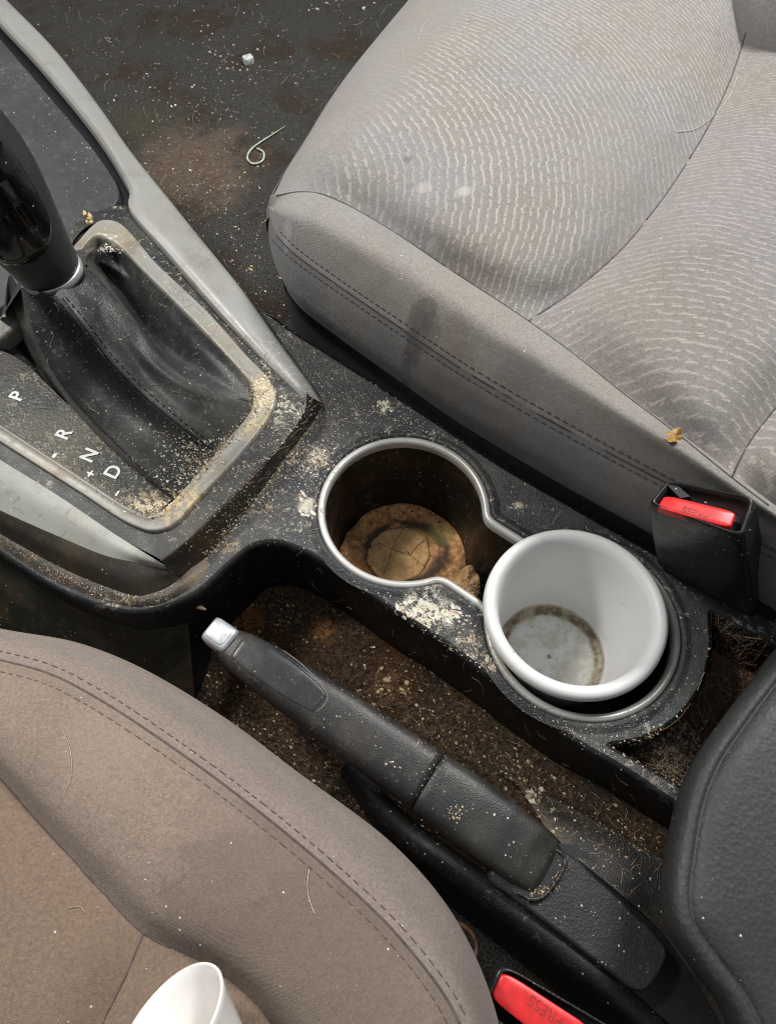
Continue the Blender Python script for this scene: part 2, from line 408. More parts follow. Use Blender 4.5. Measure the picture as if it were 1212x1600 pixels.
M['soil'] = soil('brown_dirt', patches=[(px, py, -.056, rad, c, .85, cv) for px, py, rad, c, cv in ((385, 965, .014, (.28, .11, .03), .8), (430, 905, .012, (.2, .07, .03), .6), (505, 985, .010, (.3, .14, .05), .75), (600, 1070, .012, (.3, .16, .07), .7), (560, 1060, .02, (.16, .09, .05), .6), (450, 1010, .02, (.13, .08, .05), .5), (700, 1150, .03, (.15, .10, .055), .6), (800, 1230, .02, (.17, .13, .08), .6), (620, 1110, .02, (.19, .12, .07), .6), (360, 1060, .02, (.12, .075, .045), .6), (390, 1110, .01, (.26, .22, .13), .6), (540, 1260, .02, (.12, .05, .02), .6))])
M['darkbed'] = soil('dark_soil', (.006, .005, .004), (.026, .017, .011), (.06, .04, .024))
M['c_white'] = simple('pale_crumb', (.6, .57, .5), .8)
M['c_tan'] = simple('tan_crumb', (.42, .32, .2), .8)
M['c_gold'] = simple('golden_crumb', (.42, .31, .16), .7)
M['c_brown'] = simple('brown_crumb', (.13, .07, .035), .8)
M['c_dark'] = simple('dark_crumb', (.04, .03, .02), .8)
M['crust'] = simple('dried_crust', (.55, .5, .4), .85, var=.35, scale=500)
M['hair'] = simple('pale_hair', (.5, .4, .3), .4, bump=0)
M['hair_b'] = simple('brown_hair', (.16, .09, .055), .4, bump=0)
CR = [M['c_white'], M['c_tan'], M['c_gold'], M['c_brown'], M['c_dark'], M['crust']]

# ------------------------------------------------------------------ the floor
mb = MB()
n = 60
V = []
for j in range(n):
    for i in range(n):
        x = -.75+1.5*i/(n-1); y = -.4+1.6*j/(n-1)
        V.append(Vector((x, y, -.13+.003*math.sin(x*37+1)*math.sin(y*29))))
mb.add(V, grid_faces(n, n))
o = mb.build('floor', M['carpet'], fix=False); o['kind'] = 'structure'; o['label'] = 'dirty dark carpet of the car floor'

# ------------------------------------------------------------------ centre console
CDIR = Vector((.795, -.607, 0)).normalized(); CNRM = Vector((-.607, -.795, 0)).normalized()
con = thing('center_console', 'black plastic centre console, dirty and speckled, between the two seats', 'console', W(600, 900, -.12))
def zb(px, py): return .015+.00003*max(0, (px-503)*-.788+(py-642)*-.614)
def B(pts, dz=0): return [W(p[0], p[1], (p[2] if len(p) > 2 else zb(p[0], p[1]))+dz) for p in pts]

C1 = Vector((.0082, .1876, 0)); R1 = .0428; C2 = Vector((.0922, .1245, 0)); R2 = .0446; NH = .0205
def peanut():
    ax = (C2-C1).normalized(); nr = Vector((-ax.y, ax.x, 0)); L = (C2-C1).length
    pts = []
    a1 = math.asin(NH/R1); a2 = math.asin(NH/R2)
    for k in range(61):
        a = a1+(2*math.pi-2*a1)*k/60; pts.append(C1+ax*R1*math.cos(a)+nr*R1*math.sin(a))
    s0 = R1*math.cos(a1); s1 = L-R2*math.cos(a2)
    for k in range(1, 6): pts.append(C1+ax*(s0+(s1-s0)*k/6)-nr*NH)
    for k in range(61):
        a = math.pi+a2+(2*math.pi-2*a2)*k/60; pts.append(C2+ax*R2*math.cos(a)+nr*R2*math.sin(a))
    for k in range(1, 6): pts.append(C1+ax*(s1+(s0-s1)*k/6)+nr*NH)
    # dense resample and soften the four corners
    out = []
    m = len(pts); L = [0]
    for i in range(m): L.append(L[-1]+(pts[(i+1) % m]-pts[i]).length)
    N = 260; j = 0
    for i in range(N):
        t = L[-1]*i/N
        while L[j+1] < t: j += 1
        out.append(pts[j].lerp(pts[(j+1) % m], (t-L[j])/(L[j+1]-L[j]+1e-9)))
    for _ in range(5): out = [(out[i-1]+out[i]*2+out[(i+1) % N])/4 for i in range(N)]
    return out
PN = peanut()
deck_px = [(405, 486), (455, 520), (520, 561), (600, 612), (680, 663), (770, 724), (880, 788), (1000, 856), (1100, 912), (1212, 975), (1340, 1050),
           (1420, 1180), (1300, 1330), (1150, 1310), (1065, 1257), (985, 1202), (900, 1152), (820, 1092), (700, 1002), (600, 937), (520, 880), (465, 851), (430, 842), (393, 848),
           (352, 880), (305, 922), (250, 946), (205, 952), (150, 940), (90, 915), (0, 858), (-60, 815),
           (-60, 780), (0, 812), (92, 868), (185, 905), (235, 915), (277, 902), (323, 860), (370, 805), (416, 745), (470, 670), (492, 640), (480, 610), (440, 560)]
deck = cr(WP(deck_px, 0), 420, closed=True)
bin_px = [(1108, 952), (1140, 968), (1212, 1008), (1300, 1058), (1300, 1290), (1150, 1285), (1068, 1236), (1040, 1221), (1000, 1197), (945, 1163), (1000, 1150), (1055, 1117), (1092, 1066), (1106, 1010)]
binl = cr(WP(bin_px, 0), 160, closed=True)
mb = MB()
coll = offset(PN, .0075)
poly(mb, [deck, coll, binl])
sweep(mb, PN, [(.0075, 0), (.0062, .0004), (.0048, .0014), (.0035, .0017), (.0026, .0012), (.0022, 0), (.0018, -.003)], closed=True)
panel = mb.build('cup_holder_panel', M['deck'], con, fix=False)
for p in panel.data.polygons: pass
mb = MB()
sweep(mb, deck, [(0, 0), (.001, -.0002), (.002, -.0008), (.0027, -.002), (.0029, -.004), (.0025, -.02), (.001, -.065)], closed=True)
mb.build('panel_side_wall', M['wall'], con)
mb = MB()
sweep(mb, binl, [(0, 0), (-.0012, -.0004), (-.002, -.0014), (-.0024, -.004), (-.004, -.05)], closed=True)
mb.build('storage_bin_wall', M['wall'], con)
mb = MB()
poly(mb, [[p+Vector((0, 0, -.03)) for p in offset(binl, -.003)]])
mb.build('storage_bin_floor', soil('bin_dirt', (.06, .035, .02), (.22, .13, .08), (.4, .27, .17)), con)
mb = MB()
sweep(mb, PN, [(-.0016, -.0045), (-.0019, -.001), (-.0015, .0006), (-.0003, .0014), (.0012, .0013), (.002, .0004), (.0022, -.003)], closed=True)
mb.build('cup_holder_trim', M['ring'], con)
def wellfn(): pass
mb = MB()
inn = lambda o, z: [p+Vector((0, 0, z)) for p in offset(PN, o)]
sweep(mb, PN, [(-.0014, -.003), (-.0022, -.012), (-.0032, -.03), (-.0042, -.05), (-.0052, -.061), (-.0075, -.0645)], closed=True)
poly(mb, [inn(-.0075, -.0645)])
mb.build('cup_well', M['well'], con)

# dark inner shell under the panel, tray floor beside the lever
def noisy(amp, f=90):
    def fn(p, a, b):
        return p+Vector((0, 0, amp*(math.sin(p.x*f+1.3)*math.sin(p.y*f*1.13)+.6*math.sin(p.x*f*2.3+p.y*f*1.7))))
    return fn
mb = MB()
loft(mb, [WP([(230, 900, -.03), (330, 860, -.055), (400, 850, -.055), (500, 880, -.055), (640, 985, -.055), (800, 1090, -.052), (930, 1180, -.045), (1060, 1260, -.036), (1200, 1330, -.034)]),
          WP([(270, 1010, -.058), (360, 1000, -.062), (460, 1040, -.062), (560, 1100, -.062), (680, 1180, -.06), (800, 1260, -.055), (900, 1330, -.045), (1020, 1400, -.038), (1150, 1470, -.036)]),
          WP([(270, 1080, -.085), (360, 1160, -.092), (460, 1230, -.095), (570, 1300, -.095), (690, 1370, -.09), (800, 1450, -.07), (900, 1530, -.05), (980, 1600, -.04), (1080, 1700, -.04)])], 90, 50, fn=noisy(.0011, 120))
mb.build('brake_tray', M['soil'], con)
mb = MB()
loft(mb, [WP([(760, 1190, -.046), (850, 1240, -.042), (960, 1300, -.036), (1080, 1370, -.031), (1250, 1460, -.03)]),
          WP([(810, 1230, -.044), (880, 1290, -.037), (960, 1350, -.033), (1060, 1430, -.030), (1230, 1560, -.03)]),
          WP([(850, 1290, -.038), (900, 1340, -.032), (960, 1390, -.029), (1040, 1465, -.028), (1150, 1640, -.03)])], 40, 20)
mb.build('tray_ramp', plastic('ramp_plastic', (.010, .0105, .0105), .5, 1400, .5, .0004, .6, (.09, .07, .045), .7, .9, .7), con)
# left rim
mb = MB()
rim = cr(WP([(545, 1190, -.066), (590, 1250, -.052), (640, 1302, -.037), (705, 1348, -.029), (850, 1460, -.0245), (985, 1574, -.0235), (1090, 1670, -.0235)]), 60)
sweep(mb, rim, [(-.006, -.006), (-.005, -.001), (-.0035, .0005), (0, .001), (.003, .0002), (.005, -.003), (.006, -.012), (.009, -.085)])
mb.build('console_rim', M['wall'], con)
# rear plate over the lever pivot
pl = cr(WP([(884, 1338), (930, 1378), (985, 1428), (1030, 1474), (1037, 1488), (1034, 1502), (1014, 1535), (1004, 1542), (990, 1540), (960, 1518), (880, 1456), (800, 1395), (770, 1370), (800, 1330), (850, 1322)], -.02), 190, closed=True)
mb = MB(); poly(mb, [pl]); sweep(mb, pl, [(0, 0), (.0008, -.0003), (.0014, -.001), (.0016, -.004), (.0016, -.02)], closed=True)
mb.build('lever_cover_plate', plastic('cover_plate_plastic', (.017, .018, .019), .5, 900, .5, .0003, .2, (.1, .1, .09), .2, .4), con)
mb = MB()
bp = WP([(800, 1310), (900, 1320), (1040, 1440), (1300, 1500), (1300, 1800), (1100, 1700), (980, 1575), (820, 1420)], -.032)
poly(mb, [bp]); mb.build('rear_base', M['black'], con)
# left outer side of the console
mb = MB()
loft(mb, [WP([(-80, 806, -.003), (0, 857, -.003), (92, 914, -.003), (165, 944, -.003), (215, 951, -.003), (255, 945, -.003), (290, 930, -.003)]),
          WP([(-80, 860, -.03), (0, 900, -.03), (95, 955, -.03), (170, 990, -.03), (225, 1000, -.03), (255, 1000, -.03), (295, 985, -.03)]),
          WP([(-80, 960, -.08), (0, 1000, -.08), (95, 1055, -.08), (180, 1095, -.08), (240, 1120, -.08), (270, 1125, -.08), (305, 1105, -.08)]),
          WP([(-80, 1020, -.125), (0, 1060, -.125), (95, 1110, -.125), (180, 1150, -.125), (240, 1180, -.125), (270, 1190, -.125), (305, 1180, -.125)])], 50, 20)
mb.build('outer_side_panel', plastic('side_panel_plastic', (.014, .015, .011), .55, 800, .3, .0004, .6, (.09, .08, .05), .8, 1, .8), con)
mb = MB()
loft(mb, [WP([(255, 945, -.004), (300, 925, -.004), (345, 890, -.004)]), WP([(255, 1000, -.03), (305, 975, -.035), (352, 930, -.04)]), WP([(270, 1125, -.082), (315, 1075, -.078), (345, 1000, -.07)])], 20, 10)
mb.build('recess_front_wall', M['wall'], con)
mb = MB()
e = cr(WP([(226, 957, -.008), (245, 990, -.03), (262, 1030, -.05), (288, 1085, -.07)]), 24)
tube(mb, e, .0011, 6, radii=[.0006+.0009*random.random() for _ in e]); mb.build('panel_joint', M['lip'], con)

# dusty lip that runs round the left trim
mb = MB()
lipu = WP([(-60, 785), (0, 828), (92, 880), (185, 918), (225, 929), (262, 917), (290, 896), (318, 868, .0003)], .0025)
lipm = WP([(-60, 797), (0, 840), (92, 895), (180, 930), (220, 940), (262, 930), (295, 908), (325, 877, .0003)], .0022)
lipl = WP([(-60, 814), (0, 857), (92, 914), (168, 943), (216, 951), (256, 944), (300, 920), (335, 888, -.0008)], -.0005)
loft(mb, [lipu, lipm, lipl], 60, 8)
mb.build('skirt_lip', M['lip'], con)

# shifter surround
R_out = [(-60, -75), (10, 0), (99, 94), (188, 218), (267, 317), (347, 416), (408, 495), (462, 575), (492, 612), (500, 628)]
R_in = [(-60, -30), (0, 35), (64, 104), (149, 208), (190, 272), (203, 300), (201, 322), (262, 395), (350, 495), (420, 570), (468, 618), (484, 640)]
def zr(pts, d, end):
    out = []
    for k, p in enumerate(pts):
        z = zb(*p)+d
        if k >= len(pts)-end: z = z+(.003-z)*((k-(len(pts)-end)+1)/end)**1.5
        out.append(W(p[0], p[1], z))
    return out
mb = MB()
mid = [((a[0]*.35+b[0]*.65), (a[1]*.35+b[1]*.65)) for a, b in zip([(-60, -75), (10, 0), (99, 94), (150, 160), (188, 218), (232, 274), (255, 302), (306, 366), (380, 458), (440, 543), (480, 598), (492, 622)], R_in)]
out12 = [(-60, -75), (10, 0), (80, 72), (150, 162), (196, 228), (232, 274), (258, 306), (306, 366), (380, 458), (440, 543), (482, 600), (501, 630)]
o_r = zr(out12, -.001, 3); m_r = zr(mid, .0018, 3); i_r = zr(R_in, 0, 3)
top = [p+Vector((.0015, .002, -.012)) for p in o_r]; low = [p+Vector((0, 0, -.11)) for p in top]
loft(mb, [i_r, m_r, o_r], 110, 14); loft(mb, [o_r, [p+Vector((.0015, .0012, -.003)) for p in o_r], top, low], 110, 8, linear=True)
loft(mb, [[p+Vector((-.0006, -.0006, -.004)) for p in i_r], i_r], 110, 3)
mb.build('silver_side_trim', M['silver'], con, weld=.0001)
mb = MB()
L_up = [(-80, 668), (0, 718), (92, 775), (185, 838), (235, 869), (268, 889)]
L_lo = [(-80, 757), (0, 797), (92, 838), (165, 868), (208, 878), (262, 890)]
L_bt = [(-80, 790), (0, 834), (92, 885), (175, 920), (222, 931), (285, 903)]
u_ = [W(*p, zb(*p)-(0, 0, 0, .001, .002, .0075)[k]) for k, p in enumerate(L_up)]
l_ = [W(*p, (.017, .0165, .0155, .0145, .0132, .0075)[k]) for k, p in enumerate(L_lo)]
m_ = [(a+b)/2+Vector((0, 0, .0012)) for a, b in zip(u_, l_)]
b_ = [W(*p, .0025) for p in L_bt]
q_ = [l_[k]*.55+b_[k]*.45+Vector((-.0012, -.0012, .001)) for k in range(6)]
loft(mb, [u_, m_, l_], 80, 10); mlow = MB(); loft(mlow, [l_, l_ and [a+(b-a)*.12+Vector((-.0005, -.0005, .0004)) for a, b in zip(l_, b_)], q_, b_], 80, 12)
mb.build('silver_side_trim', plastic('satin_silver_trim_dusty', (.31, .315, .285), .5, 2500, .1, .0001, .3, (.17, .14, .09), .25, .5, .25, metal=.1, splat=.3), con, weld=.0001)
mlow.build('trim_lower_face', plastic('trim_lower_shaded', (.035, .031, .025), .34, 1500, .1, .0001, .3, (.12, .09, .05), .5, .5, .4), con)  # same trim; shade on its lower face is painted in as dark brown
# frame round the boot opening
F_out = [(158, 345), (184, 347), (245, 412), (324, 487), (385, 555), (418, 590), (431, 620), (420, 653), (372, 714), (306, 784), (272, 820), (240, 830), (205, 820), (131, 773), (60, 728), (0, 690), (-80, 640), (-130, 560), (-60, 540), (0, 497), (33, 466), (80, 420), (116, 385)]
F_in = [(152, 372), (182, 386), (227, 430), (306, 509), (374, 582), (391, 603), (396, 622), (390, 643), (350, 692), (289, 762), (262, 790), (236, 805), (212, 798), (150, 760), (90, 720), (0, 660), (-40, 632), (-70, 580), (-30, 552), (10, 528), (45, 497), (90, 450), (125, 400)]
Fo = cr(B(F_out), 260, closed=True); 
def closed_rings(mb, rings, n=260):
    G = [cr(r, n, closed=True) for r in rings]
    mb.add([p for r in G for p in r], grid_faces(n, len(G), 0, True))
fo = B(F_out, .0006); fi = B(F_in, -.001)
rg = []
for t, dz in ((-.02, -.002), (.0, 0), (.05, .0007), (.12, .0009), (.66, .0004), (.72, .0012), (.84, .0015), (.94, .0008), (1, -.001), (1.02, -.008)):
    rg.append([a.lerp(b, t)+Vector((0, 0, dz)) for a, b in zip(fo, fi)])
mb = MB(); closed_rings(mb, rg); frame = mb.build('boot_frame', M['frame'], con)
# dark surround strips
mb = MB()
loft(mb, [B([(120, 340), (150, 330), (200, 322), (262, 397), (350, 497), (420, 572), (470, 622), (480, 640)], -.0035), B([(100, 395), (140, 352), (182, 346), (248, 418), (326, 493), (386, 560), (420, 600), (427, 640)], -.001)], 80, 5)
loft(mb, [B([(427, 615), (424, 650), (372, 712), (306, 782), (272, 818), (238, 828)], -.001), B([(474, 620), (468, 655), (390, 745), (330, 805), (290, 845), (252, 874)], -.001)], 50, 5)
loft(mb, [B([(245, 826), (205, 815), (131, 770), (60, 725), (0, 688), (-80, 635)], -.001), B([(252, 875), (240, 868)], -.0015)+B([(185, 839), (92, 776), (0, 719), (-80, 669)], -.0025)], 60, 5)
mb.build('shifter_surround', M['panel'], con, weld=.0002)
mb = MB()
e0 = B([(478, 612), (474, 636), (440, 688), (390, 745), (330, 805), (290, 843), (250, 875)], -.001)
e1 = [p+CDIR*.002+Vector((0, 0, -.0015)) for p in e0]
e2 = WP([(506, 632, .0005), (492, 655, .0005), (440, 722, .0005), (384, 800, .0005), (340, 852, .0005), (302, 890, .0005), (272, 915, .0005)])
loft(mb, [e0, e1, e2], 60, 14)
mb.build('surround_rear_slope', plastic('rear_slope_plastic', (.018, .017, .015), .25, 800, .12, .0003, .3, (.1, .07, .04), .35, .9, .5), con)
# gate panel with the letters
mb = MB()
g0 = B([(-70, 555), (5, 549), (107, 632), (178, 694), (250, 752), (275, 775)], -.004)
g1 = B([(-70, 612), (0, 664), (90, 726), (150, 766), (214, 802), (240, 808)], -.003)
loft(mb, [g0, g1], 60, 6); gate = mb.build('gear_gate_panel', M['gate'], con)
# front pocket lid
tp = [(-60, -10), (0, 62), (74, 149), (149, 240), (180, 288), (184, 306), (176, 322), (119, 373), (60, 425), (0, 478), (-60, 520), (-200, 400)]
tl = cr(B(tp, -.004), 120, closed=True)
mb = MB(); poly(mb, [tl]); sweep(mb, tl, [(0, 0), (.0006, -.0003), (.001, -.001), (.001, -.006)], closed=True)
lid = mb.build('pocket_lid', M['tray'], con)
mb = MB()
ch = B([(-60, -40), (0, 30), (70, 105), (150, 205), (195, 270), (208, 300), (206, 330), (180, 345), (120, 395), (60, 440), (0, 500), (-60, 545), (-300, 400)], -.0085)
poly(mb, [ch]); mb.build('pocket_channel', M['black'], con)
# dark cavity below the boot
mb = MB()
poly(mb, [WP([(-140, 470), (150, 340), (300, 430), (480, 640), (280, 880), (-140, 700)], -.002)])
mb.build('boot_cavity', M['black'], con)

# armrest lid
ar = [(1225, 995), (1180, 1052), (1132, 1115), (1085, 1185), (1060, 1250), (1045, 1330), (1038, 1400), (1048, 1452), (1085, 1510), (1130, 1570), (1180, 1660), (1400, 1750), (1600, 1400), (1500, 1050), (1330, 930)]
ar = [(a+12, b) for a, b in ar]
al = cr(WP(ar, .03), 200, closed=True)
mb = MB()
prof = [(-.034, -.155), (-.032, -.05), (-.012, -.03), (-.004, -.02), (0, -.014), (.0006, -.008), (0, -.002), (-.0015, .0005), (-.0035, .0016), (-.0052, .0016), (-.0058, .0006), (-.0064, .0016), (-.008, .0028), (-.011, .0038), (-.014, .0043)]
sweep(mb, al, prof, closed=True); cap = [p+Vector((0, 0, .0043)) for p in offset(al, -.014)]
poly(mb, [cap])
mb.build('armrest_lid', M['armrest'], con, weld=.00005)

# letters and marks on the gate
def ray(px, py, objs=None):
    dg = bpy.context.evaluated_depsgraph_get()
    d = (W(px, py, 0)-cam.location).normalized()
    ok, loc, nor, idx, ob, _ = sc.ray_cast(dg, cam.location+d*.02, d)
    if not ok: return None
    return loc, (nor if nor.dot(d) < 0 else -nor), ob
def text_mesh(txt, size, ext=.0001, bold=0):
    cu = bpy.data.curves.new('t', 'FONT'); cu.body = txt; cu.size = size; cu.extrude = ext; cu.align_x = 'CENTER'; cu.align_y = 'CENTER'; cu.offset = bold
    ob = bpy.data.objects.new('t', cu); COL.objects.link(ob); bpy.context.view_layer.update()
    me = bpy.data.meshes.new_from_object(ob.evaluated_get(bpy.context.evaluated_depsgraph_get()))
    bpy.data.objects.remove(ob); return me
def place_text(txt, size, px, py, right_px, parent, mat, name, lift=.0003, bold=0):
    h = ray(px, py); h2 = ray(px+right_px[0], py+right_px[1])
    loc, nor, _ = h; x = (h2[0]-loc); x = (x-nor*x.dot(nor)).normalized(); y = nor.cross(x)
    me = text_mesh(txt, size, bold=bold)
    Mx = Matrix((x, y, nor)).transposed().to_4x4(); Mx.translation = loc+nor*lift
    me.transform(Mx)
    return link_mesh(name, me, mat, parent, smooth=False)
bpy.context.view_layer.update()
for ch_, x, y in (('P', 28, 620), ('R', 101, 679), ('N', 141, 712), ('D', 178, 738)):
    o = place_text(ch_, .0102, x, y, (6, -8), con, M['whitep'], 'gear_letter', bold=.00022); o['label'] = 'white gear letter '+ch_
o = place_text('+', .0072, 143, 741, (6, -8), con, M['whitep'], 'gear_mark', bold=.0002); o['label'] = 'small white plus mark'
def mark(px, py, a, b, lab):
    h = ray(px, py); h2 = ray(px+6, py-8); loc, nor, _ = h; x = (h2[0]-loc).normalized(); y = nor.cross(x)
    mb = MB(); c = loc+nor*.0003
    mb.add([c-x*a-y*b, c+x*a-y*b*.8, c+x*a*.8+y*b, c-x*a*.9+y*b], [[0, 1, 2, 3]]); o = mb.build('gear_mark', M['whitep'], con, smooth=False); o['label'] = lab
mark(86, 712, .0016, .0009, 'short white bar mark'); mark(184, 771, .0017, .0004, 'thin white line mark')

# ------------------------------------------------------------------ gear lever: boot, ring, knob
gl = thing('gear_lever', 'black gear lever with leather boot and glossy black insert in its knob', 'gear lever', W(200, 590, .02))
def rip(amp, f, ph):
    def fn(p, a, b): return p+Vector((0, 0, amp*math.sin(b*f+a*5+ph)*math.sin(a*math.pi)*math.sin(b*math.pi)))
    return fn
Lr = WP([(33, 450, .086), (50, 510, .074), (82, 580, .060), (135, 648, .046), (200, 712, .034), (273, 780, .0165)])
Mr = WP([(84, 462, .090), (125, 505, .082), (165, 555, .069), (215, 610, .055), (280, 665, .039), (341, 712, .0145)])
Rr = WP([(126, 408, .086), (160, 442, .079), (204, 494, .068), (252, 558, .055), (312, 604, .040), (401, 633, .0145)])
Lm = [a.lerp(b, .5)+Vector((0, 0, .002)) for a, b in zip(Lr, Mr)]; Rm = [a.lerp(b, .5)+Vector((0, 0, .002)) for a, b in zip(Rr, Mr)]
Lv = WP([(15, 430, .055), (24, 512, .018), (66, 585, .006), (124, 656, .006), (180, 708, .016), (272, 781, .0150)])
Lo = WP([(0, 500, .022), (5, 549, .024), (60, 595, .023), (120, 645, .021), (190, 703, .019), (271, 783, .0145)])
Rv = WP([(135, 400, .050), (168, 430, .016), (212, 492, .004), (268, 562, .005), (335, 600, .014), (401, 631, .0135)])
Ro = WP([(160, 380, .03), (184, 388, .0285), (235, 438, .026), (306, 510, .0235), (376, 581, .019), (402, 628, .0140)])
mb = MB()
def wr(p, a, b):
    w_ = .0013*abs(math.sin(a*13+b*5))*math.exp(-((a-.3)/.2)**2)+.0012*math.exp(-((b-.5)/.05)**2)*math.sin(math.pi*a)-.0045*math.exp(-((b-.26-.12*a)/.13)**2)*math.sin(math.pi*a)**.8-.0042*math.exp(-((b-.76+.1*a)/.11)**2)*math.sin(math.pi*a)**.8+.0022*math.exp(-((b-.70-.28*a)/.05)**2)*math.exp(-((a-.65)/.2)**2)
    return p+Vector((0, 0, w_*(1 if .02 < b < .98 else 0)))
loft(mb, [Lr, Lm, Mr, Rm, Rr], 60, 44, fn=wr)
loft(mb, [Rr, [a.lerp(b, .5)+Vector((0, 0, -.006)) for a, b in zip(Rr, Rv)], Rv, [a.lerp(b, .6)+Vector((0, 0, -.001)) for a, b in zip(Rv, Ro)], Ro], 60, 30, fn=rip(.0012, 22, 0))
loft(mb, [Lr, [a.lerp(b, .5)+Vector((0, 0, -.005)) for a, b in zip(Lr, Lv)], Lv, [a.lerp(b, .6)+Vector((0, 0, -.001)) for a, b in zip(Lv, Lo)], Lo], 60, 30, fn=rip(.0010, 18, 1))
# front of the boot
loft(mb, [WP([(126, 408, .086), (80, 385, .09), (40, 410, .09), (33, 450, .086)]), WP([(150, 385, .04), (90, 400, .04), (30, 450, .04), (0, 500, .03)])], 30, 10)
# rear edge tuck
loft(mb, [WP([(273, 780, .0165), (341, 712, .0145), (401, 633, .0145)]), WP([(276, 784, .006), (345, 716, .006), (405, 636, .006)])], 20, 4)
mb.build('leather_boot', M['leather'], gl, weld=.0003)
def stitches(name, path, mat, parent, offs=(0,), length=.0026, gap=.0016, r=.00028, lift=.0002, only=None, jit=.1):
    bpy.context.view_layer.update()
    P2 = cr([Vector((p[0], p[1], 0)) for p in path], 400)
    mb = MB()
    for of in offs:
        N = normals2d(P2, False); pts = []
        for p, q in zip(P2, N):
            h = ray(p.x+q.x*of, p.y+q.y*of)
            if h and (only is None or h[2].name.split('.')[0] in only): pts.append(h[0]+h[1]*lift)
            else: pts.append(None)
        run = []; L = 0; on = True; last = None
        for p in pts:
            if p is None or (last is not None and (p-last).length > .01):
                run = []; last = p; L = 0; continue
            if last is not None: L += (p-last).length
            last = p
            if on:
                run.append(p)
                if L > length*(1+random.uniform(-jit, jit)):
                    if len(run) > 1: tube(mb, [run[0]-Vector((0, 0, r)), *[q+Vector((0, 0, r*.4)) for q in (run[1:-1] or [(run[0]+run[-1])/2])], run[-1]-Vector((0, 0, r))], r, 5)
                    run = []; L = 0; on = False
            elif L > gap: on = True; L = 0; run = [p]
    if not mb.v: return
    return mb.build(name, mat, parent)
def cord(name, path, r, mat, parent, lift=0, n=120):
    bpy.context.view_layer.update()
    P2 = cr([Vector((p[0], p[1], 0)) for p in path], n); pts = []
    for p in P2:
        h = ray(p.x, p.y)
        if h: pts.append(h[0]+h[1]*lift)
    mb = MB(); tube(mb, pts, r, 6); return mb.build(name, mat, parent)
stitches('boot_stitching', [(100, 470), (130, 505), (165, 552), (215, 606), (280, 662), (330, 700)], M['thread_k'], gl, offs=(-6, 6), length=.002, gap=.0014, r=.00022)
cord('boot_seam', [(98, 466), (130, 507), (165, 554), (215, 608), (280, 664), (332, 703)], .0004, M['thread_k'], gl, lift=-.0001)
# collar ring + knob, lofted along a tilted axis
nk = W(80, 424, .089); tpk = W(-62, 225, .155)
ax = (tpk-nk).normalized(); side = ax.cross(Vector((0, -1, .3))).normalized(); fr = side.cross(ax).normalized()
if fr.dot(cam.location-nk) < 0: fr = -fr
def ringpts(c, ra, rb, n=40): return [c+side*ra*math.cos(2*math.pi*k/n)+fr*rb*math.sin(2*math.pi*k/n) for k in range(n)]
def stack(rings, n=40):
    mb = MB(); V = [p for r in rings for p in r]; F = grid_faces(n, len(rings), 0, True)
    F.append(list(range(n))[::-1]); F.append([len(V)-n+k for k in range(n)]); mb.add(V, F); return mb
stack([ringpts(nk+ax*a, r, r*.95) for a, r in ((-.012, .0122), (-.006, .0136), (-.003, .0139), (-.0028, .0142))]).build('boot_collar', M['leather'], gl)
stack([ringpts(nk+ax*a, r, r*.95) for a, r in ((-.003, .0136), (-.0028, .0143), (-.0012, .0147), (.0006, .0147), (.0012, .0140), (.0013, .0125))]).build('knob_ring', M['chrome'], gl)
kp = [(.0012, .0130, .0125), (.002, .0142, .0138), (.004, .0148, .0143), (.012, .0158, .0154), (.024, .0176, .0172), (.036, .0196, .019), (.048, .0212, .0205), (.060, .0216, .021), (.070, .0205, .0198), (.078, .0172, .0165), (.083, .012, .0115), (.0855, .005, .005)]
stack([ringpts(nk+ax*a, r, q) for a, r, q in kp]).build('knob', M['knobskin'], gl)
# glossy insert: patch wrapped over the camera-facing side
def krad(a):
    for (a0, r0, q0), (a1, r1, q1) in zip(kp, kp[1:]):
        if a0 <= a <= a1: t = (a-a0)/(a1-a0); return r0+(r1-r0)*t, q0+(q1-q0)*t
    return .005, .005
def ins(off, a0=.0195, a1=.080, wmax=1.3, n=40, m=34, ca=math.radians(88)):
    V = []
    for j in range(n):
        t = j/(n-1); a = a0+(a1-a0)*t
        half = wmax*math.sqrt(max(0, 1-(1-min(1, t/.28))**2.4)) if t < .28 else wmax*(1-.25*max(0, (t-.7)/.3)**2)
        ra, rb = krad(a)
        for i in range(m):
            q = ca+half*(i/(m-1)*2-1)
            edge = min(1, 4*(1-abs(i/(m-1)*2-1)), t*12)
            o_ = off*max(0, edge)**.5-.0003*(edge <= 0)
            V.append(nk+ax*a+side*(ra+o_)*math.cos(q)+fr*(rb+o_)*math.sin(q))
    return V, grid_faces(m, n)
mb = MB(); mb.add(*ins(.0012)); mb.build('glossy_insert', M['gloss'], gl, weld=.00001)

